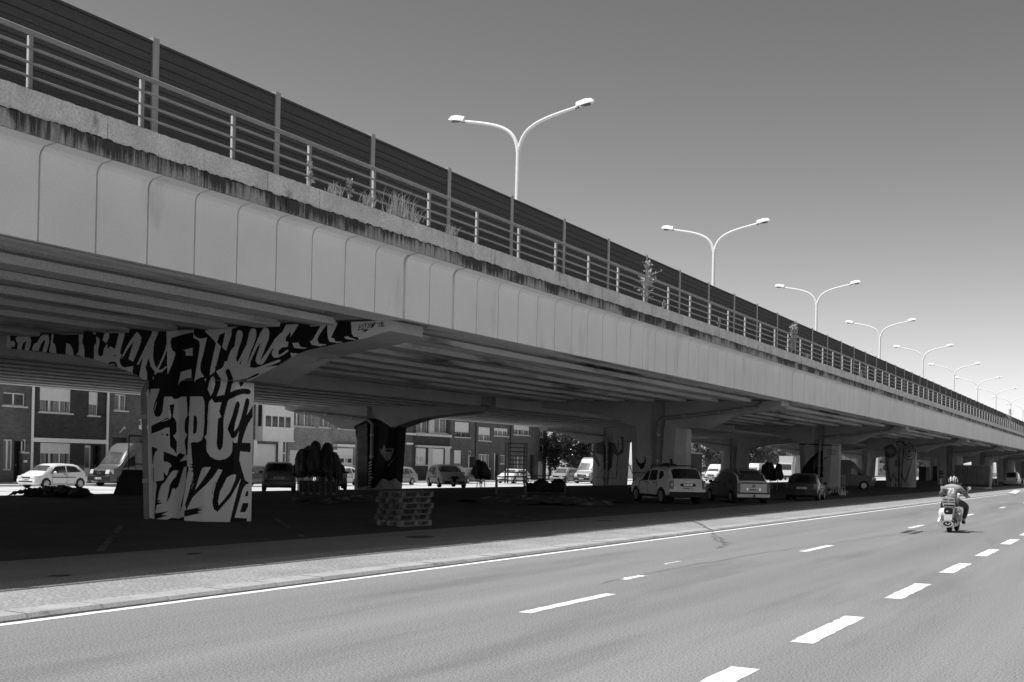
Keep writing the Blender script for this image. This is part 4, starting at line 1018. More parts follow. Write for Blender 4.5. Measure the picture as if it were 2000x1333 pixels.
# ------------------------------------------------------------------ plants on the viaduct edge
m_grass = mat('dry_grass', .62, .9, .3, 8); m_weed = mat('weed_leaf', .5, .7, .4, 8)
def weed(label, px, base_py, kind, h, seed, X=-14.72, group=None):
    c = on_x(px, base_py, X); rng = random.Random(seed); z = 7.04
    T = thing('sapling' if kind == 'sapling' else ('grass_tuft' if kind == 'grass' else 'weed'), label, 'plant', (c[0], c[1], z), 0, group)
    if kind == 'grass':
        g = MB()
        for i in range(int(115*h)):
            x, y = rng.gauss(0, .06), rng.gauss(0, .33*h); L = h*rng.uniform(.35, 1); a = rng.uniform(-.75, .75); b = rng.uniform(-.4, .7); w_ = .013
            p0 = Vector((x, y, 0)); p1 = p0+Vector((b*.25*L, a*.4*L, L*.6)); p2 = p0+Vector((b*.7*L, a*1.0*L, L*.85)); s_ = Vector((0, w_, 0))
            g.add([p0-s_, p0+s_, p1+s_*.8, p2, p1-s_*.8], [(0, 1, 2, 4), (4, 2, 3)])
        g.build('blades', m_grass, T, world=False, fix=False)
    else:
        g = MB(); ns = 1 if kind == 'sapling' else (6 if kind == 'shrub' else 2); gl = MB()
        for s_ in range(ns):
            lx, ly = (rng.uniform(-.1, .15), rng.uniform(-.32, .32)) if ns > 1 else (.0, -.02)
            P_ = [Vector((0, rng.uniform(-.08, .08) if ns > 1 else 0, 0)), Vector((lx*.5, ly*.6*h, h*.5)), Vector((lx, ly*1.0*h, h*rng.uniform(.75, 1)))]
            g.tube(P_, [.016, .011, .004], 5)
            nb = int((46 if kind == 'sapling' else (34 if kind == 'shrub' else 22))*h)
            for i in range(nb):
                t = rng.uniform(.04, 1.0); q = P_[0].lerp(P_[1], t*2) if t < .5 else P_[1].lerp(P_[2], t*2-1)
                sp = (.62*(1-t)**.7+.05)*h*.62*rng.choice((.35, .6, 1.0, 1.15)) if kind == 'sapling' else .16*h*(1-t*.6)
                d = Vector((rng.uniform(-1, 1), rng.uniform(-1, 1), rng.uniform(.1, .8))).normalized()*sp*rng.uniform(.35, 1)
                e = q+d; g.tube([q, e], [.005, .003], 4, False)
                for j in range(3):
                    o = e-d*(.3*j); a = Vector((rng.uniform(-1, 1), rng.uniform(-1, 1), rng.uniform(-.3, 1))).normalized()*(.075 if kind != 'shrub' else .11)*rng.uniform(.7, 1.3); b = a.cross(Vector((rng.uniform(-1, 1), rng.uniform(-1, 1), rng.uniform(-1, 1)))).normalized()*(.030 if kind != 'shrub' else .018)
                    gl.add([o, o+a*.5+b, o+a, o+a*.5-b], [(0, 1, 2, 3)])
        g.build('stem', m_weed, T, world=False); gl.build('leaves', m_weed, T, world=False, fix=False)
weed('thin weed with a pale flower head beside a railing post, leftmost on the ledge', 604, 352, 'weed', .55, 1)
weed('small spiky grass tuft on the ledge left of a post', 650, 372, 'grass', .35, 2)
weed('small flowering weed on the ledge between two railing posts', 684, 375, 'weed', .50, 3)
weed('dry grass standing right under a railing post', 716, 392, 'grass', .40, 4)
weed('widest clump of dry grass spilling over the ledge', 780, 418, 'grass', .72, 5); weed('low grass at the right end of the widest clump', 805, 428, 'grass', .45, 6)
weed('sparse thin grass on the ledge right of the widest clump', 880, 452, 'grass', .35, 7)
weed('tall leafy sapling rising above the railing to the barrier top', 1264, 586, 'sapling', 1.75, 8)
weed('low leafy weed right of the tall sapling', 1296, 594, 'weed', .35, 9); weed('small white-leaved weed on the ledge', 1404, 632, 'weed', .35, 10)
weed('bushy pale shrub growing through the railing', 1545, 680, 'shrub', 1.45, 11)
weed('low grass on the ledge right of the bushy shrub', 1575, 700, 'grass', .35, 12); weed('dry grass line between far railing posts', 1680, 735, 'grass', .6, 13)
weed('far tall sapling sticking up over the noise barrier', 1972, 842, 'sapling', 2.9, 14)

# ------------------------------------------------------------------ vehicles
m_wglass = mat('windscreen_glass', .075, .06, .4, 2, spec=.9); m_cglass = mat('car_glass', .012, .06, .2, 2, spec=.9); m_tyre = mat('tyre', .016, .85, .2, 8); m_rim = mat('wheel_rim', .42, .35, .1, 6, metal=.6); m_plast = mat('black_plastic', .018, .6, .2, 6)  # windscreens: sky reflection put into a lighter base colour than the other glass
m_lens = mat('lamp_lens', .62, .12, .2, 9, spec=.8); m_tail = mat('tail_lens', .05, .15, .2, 8, spec=.8); m_plate = mat('number_plate', .70, .5, .03, 5); m_chrome = mat('chrome', .75, .12, .02, 4, metal=1.0)
def paint(nm, v): return mat('car_paint_' + nm, v, .34, .04, 2, spec=.4, coat=.3 if v > .05 else .12)
PW, PS, PD, PK, PG = paint('white', .68), paint('silver', .30), paint('grey', .085), paint('black', .018), paint('light', .48)
def interp(x, tab):
    xs = [t[0] for t in tab]; ys = [t[1] for t in tab]
    return float(np.interp(x, xs, ys))
class Car:
    """lofted body: x forward, y left. roof: (x, z) line from tail to nose; belt: (x, z) under the windows"""
    def __init__(s, name, label, cat, loc, heading, L, W, H, roof, belt, body, wb, wx, r=.31, zb=.22, tum=.76, lower=None, group=None, rocker=None, nose=.88, tail=.93):
        s.L, s.W, s.H = L, W, H; s.roof = roof; s.belt = belt; s.tum = tum; s.zb = zb; s.nose = nose; s.tail = tail
        s.T = thing(name, label, cat, loc, heading, group); s.wb, s.wx, s.r = wb, wx, r
        n = 44; xs = sorted(set([-L/2, L/2] + [round(-L/2+L*i/n, 3) for i in range(n+1)] + [round(t[0], 3) for t in roof if -L/2 <= t[0] <= L/2]))
        g = MB(); rings = []
        for x in xs:
            rings.append(s.ring(x))
        m_ = len(rings[0]); g.v = [v for r_ in rings for v in r_]
        for i in range(len(rings)-1):
            for k in range(m_): g.f.append((i*m_+k, i*m_+(k+1) % m_, (i+1)*m_+(k+1) % m_, (i+1)*m_+k)); g.m.append(1 if (lower and k in (0, 1, m_-1, m_-2)) else 0)
        g.f += [tuple(range(m_-1, -1, -1)), tuple(range((len(rings)-1)*m_, len(rings)*m_))]; g.m += [0, 0]
        g.build('body', [body, lower or body], s.T, smooth=38, world=False)
        s.wheels()
    def half(s, x):
        """half width at x: narrower at nose and tail"""
        t = x/(s.L/2); k = s.nose if t > 0 else s.tail
        return s.W/2*(1-(1-k)*abs(t)**5)
    def ring(s, x):
        zt = interp(x, s.roof); bz = min(interp(x, s.belt), zt-.05); w_ = s.half(x)
        cab = max(0.0, min(1.0, (zt-bz)/.40)); wt = w_*(s.tum*cab + .90*(1-cab))
        t = abs(x)/(s.L/2); zb = s.zb + (.10*max(0, (t-.93)/.07))
        h = [(0, zb), (w_*.86, zb), (w_*.985, zb+.10), (w_, zb+(bz-zb)*.55), (w_*.975, bz), (wt+(w_*.975-wt)*.15*cab, bz+(zt-bz)*.80 if cab > .3 else bz+(zt-bz)*.5), (wt*.86, zt-.015*cab), (wt*.5, zt), (0, zt+.006)]
        R_ = [(x, -y, z) for y, z in h]; L_ = [(x, y, z) for y, z in h[1:-1][::-1]]
        return R_ + L_
    def side(s, x, v, sg, off=.008):
        """point on the glasshouse side, v=0 belt, 1 upper edge"""
        h = s.ring(x); a, b = Vector(h[4]), Vector(h[5]); q = a.lerp(b, v); q.y = -q.y*sg if sg > 0 else q.y
        nrm = Vector((0, sg*.96, .28)); return q + nrm*off
    def side_window(s, poly, name='side_window', m=None, sides=(-1, 1)):
        """poly: (x, v) outline"""
        for sg in sides:
            g = MB(); n = 8; xs0 = min(p_[0] for p_ in poly); xs1 = max(p_[0] for p_ in poly); rows = []
            for i in range(n+1):
                x = xs0+(xs1-xs0)*i/n; x_ = min(max(x, xs0+1e-4), xs1-1e-4); hit = []
                for (a, va), (b, vb) in zip(poly, poly[1:]+poly[:1]):
                    if (a <= x_) != (b <= x_): hit.append(va+(vb-va)*(x_-a)/(b-a))
                if len(hit) >= 2: rows.append((s.side(x, min(hit), sg), s.side(x, max(hit), sg)))
            for (a, b), (c, d) in zip(rows, rows[1:]): g.quad(a, c, d, b)
            g.build(name, m or m_cglass, s.T, world=False, fix=False, smooth=30)
    def cross(s, x0, x1, name, m=None, y0=-.94, y1=.94, off=.012, inset=0.0, up=None):
        """a pane lying across the body between stations x0 and x1 (windscreen, rear window)"""
        g = MB(); n, k = 8, 8; rows = []
        for i in range(n+1):
            x = x0+(x1-x0)*i/n; h = s.ring(x); w_ = abs(h[5][1]); row = []
            hs = [(abs(p_[1]), p_[2]) for p_ in h[5:9]][::-1]
            dz = (interp(x+.02, s.roof)-interp(x-.02, s.roof))/.04; nr = Vector((-dz, 0, 1)).normalized()
            for j in range(k+1):
                y = w_*(y0+(y1-y0)*j/k)*(1-inset*i/n); z = float(np.interp(abs(y), [q[0] for q in hs], [q[1] for q in hs]))
                row.append(Vector((x, y, z))+nr*off)
            rows.append(row)
        for a, b in zip(rows, rows[1:]):
            for j in range(k): g.quad(a[j], a[j+1], b[j+1], b[j])
        return g.build(name, m or m_cglass, s.T, world=False, fix=False, smooth=30)
    def wheels(s):
        for x in (s.wx, s.wx-s.wb):
            for sg in (-1, 1):
                w_ = s.half(x); yo = sg*(w_+.012); r = s.r
                g = MB(); n = 20; pts = [(x+r*1.17*math.cos(math.pi*i/n*1.16-.25), r+r*1.17*math.sin(math.pi*i/n*1.16-.25)) for i in range(n+1)]
                pts = [(a, max(b, s.zb-.02)) for a, b in pts]
                g.prism(pts, lambda u, v, a: (u, a, v), sg*(w_-.16), sg*(w_+.004)); g.build('wheel_arch', m_plast, s.T, world=False)
                g = MB(); c = (x, yo-sg*.10, r); g.lathe([(r*.62, -.10), (r*.93, -.10), (r, -.06), (r, .06), (r*.93, .10), (r*.62, .10)], c, 'y', 26); wl = g.build('wheel', m_tyre, s.T, world=False, smooth=40)
                g = MB(); g.lathe([(r*.62, 0), (r*.66, .004)] if sg > 0 else [(r*.66, -.004), (r*.62, 0)], (x, yo+sg*.002, r), 'y', 20)
                rim = g.build('rim', m_rim, wl, world=False, smooth=30)
                g = MB()
                for i in range(5):
                    a = 2*math.pi*(i+.5)/5; g.lathe([(r*.10, 0), (r*.10, .003)], (x+r*.42*math.cos(a), yo+sg*.009, r+r*.42*math.sin(a)), 'y', 8)
                g.build('rim_hole', m_plast, rim, world=False)
    def slab(s, name, m, end, y0, y1, z0, z1, d=.03, side=0.0, parent=None, bev=.012, lift=.0):
        """patch on the nose (end=1) or tail (end=-1), following the plan curve and wrapping a little round the corner"""
        g = MB(); xe = end*(s.L/2)
        # depth of the body face at this height
        g.box(xe-end*.05+lift*end, xe+end*d+lift*end, y0, y1, z0, z1)
        return g.build(name, m, parent or s.T, world=False, bevel=bev)
    def lamp(s, name, m, end, yc, wy, zc, hz, back=.16, tz=0.0):
        """corner lamp that wraps onto the flank, both sides"""
        out = []
        for sg in (-1, 1):
            w_ = s.half(end*(s.L/2-.05)); ya, yb = sg*(yc-wy/2)*w_, sg*min((yc+wy/2)*w_, w_+.012)
            xf = end*(s.L/2+.012); xb = end*(s.L/2-back)
            g = MB(); vs = []
            for z, ins in ((zc-hz/2, 0), (zc+hz/2, tz)):
                vs += [(xf-end*ins, ya, z), (xf-end*(ins+.015), yb*.93+ya*.07, z), (xb, sg*(s.half(xb)+.008)*(1 if yc+wy/2 > .9 else abs(yb)/w_), z), (xb, ya, z)]
            g.add(vs, [(0, 1, 2, 3), (7, 6, 5, 4), (0, 4, 5, 1), (1, 5, 6, 2), (2, 6, 7, 3), (3, 7, 4, 0)])
            out.append(g.build(name, m, s.T, world=False, bevel=.012))
        return out
    def mirror(s, x, z, m=None):
        for sg in (-1, 1):
            w_ = s.half(x); g = MB(); g.ball((x, sg*(w_+.10), z), .07, .11, .075, 10, 6); g.box(x-.03, x+.03, min(sg*(w_*.93), sg*(w_+.05)), max(sg*(w_*.93), sg*(w_+.05)), z-.03, z+.01)
            g.build('mirror', m or m_plast, s.T, world=False, smooth=50)
    def plate(s, end, z, y=0.0, w_=.52, h=.11, lift=0.0, marks=True):
        o = s.slab('number_plate', m_plate, end, y-w_/2, y+w_/2, z-h/2, z+h/2, .02, bev=.004, lift=lift)
        if marks:
            g = MB(); xe = end*(s.L/2+.0215+lift)
            for i in range(7):
                if i == 1: continue
                a = y-w_*.4+w_*.8*i/6.6; g.box(xe, xe+end*.002, a, a+w_*.07, z-h*.28, z+h*.28)
            g.build('plate_characters', m_plast, o, world=False)
        return o
    def handles(s, xs_, z):
        for x in xs_:
            for sg in (-1, 1):
                w_ = s.half(x); g = MB(); g.box(x-.10, x+.10, sg*w_-.012, sg*w_+.022, z-.018, z+.018); g.build('door_handle', m_plast, s.T, world=False)
    def seams(s, xs_, z0, z1):
        for x in xs_:
            for sg in (-1, 1):
                w_ = s.half(x); g = MB(); g.box(x-.006, x+.006, sg*w_*.985-.004 if sg > 0 else -w_-.003, sg*w_+.003 if sg > 0 else -w_*.985+.004, z0, z1); g.build('door_seam', m_plast, s.T, world=False)
def mercedes_star(): pass
def hdg(dx, dy): return math.atan2(dy, dx)

def hatch(label, loc, heading, body, L=3.75, W=1.66, H=1.43, wb=2.45, doors=3, cat='car', group=None, name='parked_car', plates=(1, 1), round_tail=0.0, lower=None):
    h2 = L/2; rt = round_tail
    roof = [(-h2, .62), (-h2+.03, .92), (-h2+.16-rt*.1, 1.0), (-h2+.55-rt*.25, H-.10), (-h2+.85, H-.03), (-h2+1.5, H), (.25, H-.03), (.55, H-.12), (1.12*h2/1.9, .98), (h2-.35, .80), (h2-.08, .68), (h2, .52)]
    belt = [(-h2, .86), (-h2+.5, .93), (.6, .86), (h2, .70)]
    c = Car(name, label, cat, loc, heading, L, W, H, roof, belt, body, wb, h2-.74, .285, .2, .77, lower, group)
    xr = -h2+.18; xf = .62
    if doors == 3:
        c.side_window([(xf+.25, .04), (.45, .92), (.40, .94), (-.28, .94), (-.28, .04)]); c.side_window([(-.36, .05), (-.36, .94), (-1.05, .90), (-1.38, .10), (-1.1, .06)])
        c.handles([-.18], .82)
        c.seams([.72, -.32], .3, .84)
    else:
        c.side_window([(xf+.25, .04), (.45, .92), (.40, .94), (-.05, .94), (-.05, .04)]); c.side_window([(-.13, .05), (-.13, .94), (-.75, .92), (-.82, .06)]); c.side_window([(-.9, .1), (-.86, .88), (-1.12, .8), (-1.4, .15)])
        c.handles([.05, -.7], .84); c.seams([.75, -.09, -.85], .3, .85)
    c.cross(1.08*h2/1.9, .58, 'windscreen', m_wglass); c.cross(-h2+.20-rt*.1, -h2+.55-rt*.25, 'rear_window', y0=-.86, y1=.86)
    c.lamp('headlight', m_lens, 1, .74, .42, .64, .14, .32, .05); c.lamp('tail_light', m_tail, -1, .86, .24, .78, .26, .14)
    c.slab('grille', m_plast, 1, -.32, .32, .60, .66, .012); c.slab('bumper_slot', m_plast, 1, -.55, .55, .36, .43, .012); c.slab('bumper_strip', m_plast, -1, -.7, .7, .50, .56, .02)
    if plates[0]: c.plate(1, .50)
    if plates[1]: c.plate(-1, .68)
    c.mirror(.62, .92, body)
    for sg in (-1, 1):
        w_ = c.half(0); g = MB(); g.box(-.95, .75, sg*w_-.01, sg*w_+.014, .62, .665); g.build('door_trim', m_plast, c.T, world=False)
    return c
ZS = -.42
def at(px, py, z=0.0):
    p_ = on_z(px, py, z); return (float(p_[0]), float(p_[1]), z)
def near_axle(c_near, heading, dx, dy):
    """thing origin from the ground point of a wheel whose local position is (dx,dy)"""
    c, s = math.cos(heading), math.sin(heading); return (c_near[0]-c*dx+s*dy, c_near[1]-s*dx-c*dy, c_near[2])

# cars on the back street, nose towards the left of the picture (-Y)
hd = -math.pi/2
o = near_axle(at(88, 955, ZS), hd, 1.875-.74, .72)
hatch('small white three-door hatchback parked on the back street in front of the white-shuttered house', o, hd, PW)

def van(label, loc, heading, body, L=5.9, W=1.99, H=2.75, roofm=None, name='van', cat='van', glass_side=True, wb=3.66, plates=(1, 1)):
    h2 = L/2
    roof = [(-h2, 1.2), (-h2+.02, H-.18), (-h2+.12, H-.04), (-h2+.5, H), (h2-2.15, H-.02), (h2-1.75, H-.22), (h2-1.45, H-.62), (h2-.86, 1.36), (h2-.72, 1.24), (h2-.18, 1.06), (h2-.05, .92), (h2, .60)]
    belt = [(-h2, 1.3), (h2-1.9, 1.28), (h2-.9, 1.18), (h2, .86)]
    c = Car(name, label, cat, loc, heading, L, W, H, roof, belt, body, wb, h2-.98, .35, .24, .90, None, None, nose=.86, tail=.98)
    c.side_window([(h2-.95, .04), (h2-1.45, .52), (h2-1.85, .60), (h2-2.05, .60), (h2-2.05, .0), (h2-1.1, .0)])
    c.cross(h2-.90, h2-1.45, 'windscreen', m_wglass, y0=-.95, y1=.95)
    if roofm:
        c.cross(h2-1.47, h2-2.2, 'roof_front', roofm, y0=-1.0, y1=1.0, off=.01)
        for sg in (-1, 1):
            g = MB()
            xs_ = [h2-1.5-.15*i for i in range(6)]+[h2-3.0-.4*i for i in range(7)]; rows = []
            for x in xs_:
                hh = c.ring(x); a, b = Vector(hh[5]), Vector(hh[6]); a.y *= -sg; b.y *= -sg; rows.append((a+Vector((0, sg*.012, 0)), b+Vector((0, sg*.01, .01))))
            for (a, b), (d, e) in zip(rows, rows[1:]): g.quad(a, d, e, b)
            g.build('roof_side', roofm, c.T, world=False, fix=False)
    c.lamp('headlight', m_lens, 1, .78, .36, .92, .26, .34, .10); c.lamp('tail_light', m_tail, -1, .93, .14, 1.0, .5, .08)
    G = c.slab('grille', m_plast, 1, -.48, .48, .72, .98, .02)
    g = MB(); 
    for z in (.78, .86, .94): g.box(h2+.021, h2+.03, -.46, .46, z-.018, z+.018)
    g.build('grille_bar', m_chrome, G, world=False)
    g = MB(); n = 20
    for i in range(n):
        a, b = 2*math.pi*i/n, 2*math.pi*(i+1)/n; g.bar((h2+.04, .12*math.cos(a), .86+.12*math.sin(a)), (h2+.04, .12*math.cos(b), .86+.12*math.sin(b)), .02)
    for i in range(3):
        a = math.pi/2+2*math.pi*i/3; g.bar((h2+.04, 0, .86), (h2+.04, .12*math.cos(a), .86+.12*math.sin(a)), .022)
    g.build('front_badge', m_chrome, G, world=False)
    c.slab('bumper', m_plast if body is not PW else PD, 1, -.9, .9, .36, .62, .05)
    if plates[0]: c.plate(1, .50, lift=.05)
    if plates[1]: c.plate(-1, .9)
    c.mirror(h2-1.35, 1.36); c.seams([h2-2.1, h2-3.3], .4, 2.2)
    return c
o = near_axle(at(236, 951, ZS), hd, 2.95-.98, .88)
V1 = van('dark delivery van with a pale high roof, parked left of the lettered pier', o, hd, PD, roofm=mat('van_roof', .10, .4, .05, 3))
tm = text_mb('BDVEK', .30, lambda u, v: (2.95-1.68-v*.75, -u if False else u, 2.42+v*.62)); tm.build('roof_letters', m_plast, V1.T, world=False, fix=False)
for k, (px, py, z, bd, lb) in enumerate(((478, 951, ZS, PD, 'dark hatchback on the back street half hidden by the lettered pier'), (655, 949, ZS, PW, 'white hatchback on the back street, its nose seen left of the masked-face pier'))):
    hatch(lb, near_axle(at(px, py, z), hd, 1.2, .74), hd, bd, 4.1, 1.75, 1.46, 2.58, 5)
hatch('dark estate car on the back street, its tail seen right of the masked-face pier', near_axle(at(806, 947, ZS), -hd, 1.25, -.74) if False else near_axle(at(804, 947.5, ZS), hd, -1.3, .74), hd, PS, 4.3, 1.75, 1.5, 2.6, 5)
hatch('grey hatchback on the back street behind the white sporty car, under the flower boxes', near_axle(at(912, 945, ZS), hd, 1.3, .74), hd, PD, 4.1, 1.75, 1.46, 2.58, 5)
hatch('white car on the back street behind the tall shelf rack', near_axle(at(1004, 945, ZS), hd, 1.3, .74), hd, PW, 4.1, 1.75, 1.46, 2.58, 5)
hatch('grey rounded car with bright headlights under the big dark tree', near_axle(at(1105, 943.5, ZS), hd, 1.3, .76), hd, PS, 4.2, 1.79, 1.62, 2.57, 5)
hatch('dark car tail seen between the rounded grey car and the white van', near_axle(at(1136, 942, ZS), hd, 1.3, .76), hd, PD, 4.2, 1.79, 1.5, 2.57, 5)
van('light grey delivery van half hidden by the suited-figure pier', near_axle(at(1158, 945.3, ZS), hd, 1.97, .88), hd, PS)

# white sporty car in the far bays, nose towards the right
hd45 = hdg(.70, -.71)
c = hatch('white sporty hatchback with a V-shaped grille, parked facing the camera in the far bays', near_axle(at(858, 952.5, -.04), hd45, 2.17-.85, -.76), hd45, PG, 4.35, 1.79, 1.46, 2.63, 5, plates=(0, 1))
g = MB(); g.prism([(-.24, .74), (.24, .74), (.03, .30), (-.03, .30)], lambda u, v, a: (a, u, v), 2.19, 2.205); g.build('shield_grille', m_plast, c.T, world=False)
for sg in (-1, 1):
    g = MB(); g.prism([(sg*.18, .30), (sg*.62, .30), (sg*.72, .36), (sg*.62, .44), (sg*.22, .42)], lambda u, v, a: (a, u, v), 2.18, 2.2); g.build('air_intake', m_plast, c.T, world=False)
# dark hatchback seen from behind, far bays
hb = hdg(-.62, .78)
o = near_axle(at(516, 960, -.02), hb, -1.225, .70)
c = hatch('dark small hatchback seen from behind beside the lettered pier', o, hb, PD, 3.75, 1.62, 1.45, 2.45, 5)
hatch('dark small hatchback half hidden behind the folded parasols', near_axle(at(673, 957, -.05), hb, -1.225, -.70), hb, PK, 3.75, 1.62, 1.45, 2.45, 5)

# near bays at 45 degrees, tails to the road
fl, rl, rr = np.array(at(1240, 979.5)), np.array(at(1298.5, 985)), np.array(at(1366, 986.5))
hD = hdg(*(fl-rl)[:2])
def suv(label, loc, heading):
    L, W, H = 4.31, 1.82, 1.63; h2 = L/2
    roof = [(-h2, .75), (-h2+.03, 1.02), (-h2+.10, 1.10), (-h2+.42, H-.08), (-h2+.6, H-.02), (-.4, H), (.25, H-.04), (.52, H-.13), (1.08, 1.10), (h2-.3, .98), (h2-.06, .86), (h2, .62)]
    belt = [(-h2, 1.0), (-.6, 1.02), (.9, .96), (h2, .82)]
    c = Car('parked_car', label, 'car', loc, heading, L, W, H, roof, belt, PW, 2.67, h2-.82, .345, .30, .80, m_plast)
    c.side_window([(1.0, .02), (.55, .92), (.48, .95), (.10, .95), (.10, .02)]); c.side_window([(.0, .02), (.0, .95), (-.72, .95), (-.80, .02)]); c.side_window([(-.95, .15), (-.92, .92), (-1.25, .88), (-1.42, .5), (-1.2, .15)])
    c.cross(1.05, .55, 'windscreen', m_wglass); c.cross(-h2+.12, -h2+.42, 'rear_window', y0=-.90, y1=.90)
    c.lamp('headlight', m_lens, 1, .78, .36, .80, .20, .26, .06)
    for t in c.lamp('tail_light', m_tail, -1, .90, .20, .86, .40, .10): 
        pass
    for sg in (-1, 1):
        g = MB(); g.ball((-h2-.02, sg*.80, .86), .03, .055, .10, 10, 6); g.build('reversing_lamp', m_lens, c.T, world=False, smooth=60)
    B = c.slab('plate_surround', m_plast, -1, -.36, .36, .80, .92, .02); c.plate(-1, .72)
    tm = text_mb('DUSTER', .095, lambda u, v: (-h2-.023, -u*1.25, .86+v), .002); tm.build('tailgate_letters', m_chrome, B, world=False, fix=False)
    g = MB(); g.prism([(-.07, 1.0), (.07, 1.0), (.02, .97), (-.02, .97)], lambda u, v, a: (a, u, v), -h2-.0, -h2+.03); g.build('badge', m_chrome, c.T, world=False)
    c.slab('bumper', m_plast, -1, -.86, .86, .34, .56, .05); c.slab('bumper', m_plast, 1, -.86, .86, .34, .60, .04); c.slab('grille', m_plast, 1, -.45, .45, .72, .86, .02)
    for sg in (-1, 1):
        g = MB(); g.tube([(.45, sg*.60, H-.06), (.30, sg*.60, H+.06), (-1.2, sg*.60, H+.06), (-1.55, sg*.60, H-.03)], .024, 8); g.build('roof_rail', m_plast, c.T, world=False, smooth=50)
    c.mirror(.85, 1.06, PW); c.handles([.25, -.62], .93); c.seams([.95, .05, -.85], .42, .98)
    return c
SU = suv('white off-road car with black roof rails parked tail out in front of the piped pier', near_axle(rl, hD, -1.335-.14+.0, .77), hD)
g = MB(); hh = SU
rd = thing('roof_load', 'dark flippers and straps lying on the roof of the white off-road car', 'luggage', (SU.T.location.x, SU.T.location.y, 1.66), hD)
g.tube([(.1, .25, .03), (-.2, .1, .10), (-.5, .2, .06)], .06, 8); g.tube([(.3, -.2, .02), (.0, -.1, .09), (-.4, -.25, .05)], .05, 8); g.build('strap', m_plast, rd, world=False, smooth=50)
g = MB(); g.obox((-.75, .15, .17), (.05, 0, .0), (0, .12, 0), (.12, .0, .34)); g.build('flipper', m_plast, rd, world=False, bevel=.015)

def mpv(label, loc, heading):
    L, W, H = 4.28, 1.75, 1.62; h2 = L/2
    roof = [(-h2, .68), (-h2+.02, .92), (-h2+.14, 1.02), (-h2+.45, 1.40), (-h2+.75, H-.06), (-h2+1.3, H), (-.1, H-.01), (.35, H-.10), (1.25, 1.02), (h2-.35, .86), (h2-.06, .70), (h2, .54)]
    belt = [(-h2, .90), (-.6, .93), (.9, .88), (h2, .74)]
    c = Car('parked_car', label, 'car', loc, heading, L, W, H, roof, belt, PD, 2.76, h2-.86, .30, .22, .78)
    c.side_window([(1.15, .02), (.45, .93), (.35, .95), (.08, .95), (.08, .02)]); c.side_window([(.0, .02), (.0, .95), (-.68, .95), (-.78, .02)]); c.side_window([(-.88, .06), (-.82, .92), (-1.2, .86), (-1.55, .2), (-1.5, .08)])
    c.cross(1.2, .40, 'windscreen', m_wglass); 
    c.cross(-h2+.10, -h2+.80, 'tailgate_frame', PW, y0=-1.0, y1=1.0, off=.006)
    c.cross(-h2+.17, -h2+.70, 'rear_window', y0=-.88, y1=.88, off=.014)
    T = c.slab('tailgate', PW, -1, -.66, .66, .52, .93, .02)
    c.slab('bumper', PW, -1, -.80, .80, .30, .46, .05); c.slab('bumper_strip', m_plast, -1, -.80, .80, .465, .515, .06)
    P_ = c.slab('plate_recess', m_chrome, -1, -.36, .36, .60, .74, .03); c.plate(-1, .665, lift=.032)
    g = MB()
    for z in (.80, .86): g.bar((-h2-.03, -.07, z-.04), (-h2-.03, 0, z+.02), .012, .025); g.bar((-h2-.03, .07, z-.04), (-h2-.03, 0, z+.02), .012, .025)
    g.build('badge', m_plast, T, world=False)
    c.lamp('headlight', m_lens, 1, .76, .38, .68, .16, .34, .06); c.lamp('tail_light', m_tail, -1, .88, .22, .80, .34, .14)
    g = MB(); g.tube([(-h2-.06, 0, .34), (-h2-.16, 0, .34), (-h2-.16, 0, .44)], .025, 8); g.ball((-h2-.16, 0, .46), .03, .03, .03); g.build('tow_bar', m_plast, c.T, world=False)
    c.mirror(.9, .98); c.handles([.2, -.65], .86); c.seams([.95, .04, -.82], .32, .9)
    return c
pl = np.array(at(1429, 983.0)); hP = hdg(-.62, .78)
mpv('dark people carrier with a silver tailgate, parked right of the white off-road car', near_axle(pl, hP, -1.34, .74), hP)
rr_, fr_ = np.array(at(1596, 979.5)), np.array(at(1619, 974.5)); hK = hdg(*(fr_-rr_)[:2])
c = hatch('small black hatchback parked tail to the road in front of the sweeping-curve pier', near_axle(rr_, hK, -1.28, -.72), hK, PK, 3.85, 1.68, 1.44, 2.5, 5, plates=(1, 1))
# van under the deck and the little panel van far right
hv = hdg(.95, .25); vanG = van('grey panel van parked sideways under the viaduct by the dark graffiti pier', near_axle(at(1687, 957), hv, 5.5/2-.98, -.92), hv, mat('car_paint_mid', .16, .4, .05, 2), 5.5, 1.95, 2.5, plates=(0, 0), wb=3.4)
kx = at(1978, 949)
hatch('pale small panel van parked at the far right under the viaduct', (kx[0], kx[1], 0), hdg(.03, 1.0), PG, 4.1, 1.75, 1.82, 2.7, 3, 'van', None, 'van')
# traffic far behind: vans, truck
p_ = on_x(1476, 935, -54); van('white van with a roof sign, left of the lorry with the wind deflector', (-54, p_[1], ZS), hd, PW, 5.9, 2.0, 2.7)
p_ = on_x(1515, 935, -56); van('grey-white van close beside the lorry, half hidden by parasols', (-56.5, p_[1]+3, ZS), hd, PG, 5.9, 2.0, 2.6)
p_ = on_x(1400, 935, -54)
van('light van seen between two piers, right of the dark container', (-54, p_[1], ZS), hd, PW, 5.6, 2.0, 2.4)
p_ = on_x(1533, 935, -54.5); LT = thing('lorry', 'white lorry with a big pale wind deflector over its cab, between two piers', 'lorry', (-54.5, p_[1], ZS), 0)
g = MB(); g.box(-1.2, 1.2, 0, 2.2, .7, 3.0); g.build('cab', PW, LT, world=False, bevel=.08)
g = MB(); g.prism([(-1.2, 3.02), (1.2, 3.02), (1.25, 4.1), (-1.25, 4.1)], lambda u, v, a: (u, a, v), .55, 1.4); g.build('wind_deflector', PG, LT, world=False, bevel=.05)
g = MB(); g.box(-1.25, 1.25, 2.3, 9.5, 1.0, 4.05); g.build('box_body', mat('lorry_box', .35, .7, .1), LT, world=False, bevel=.03)
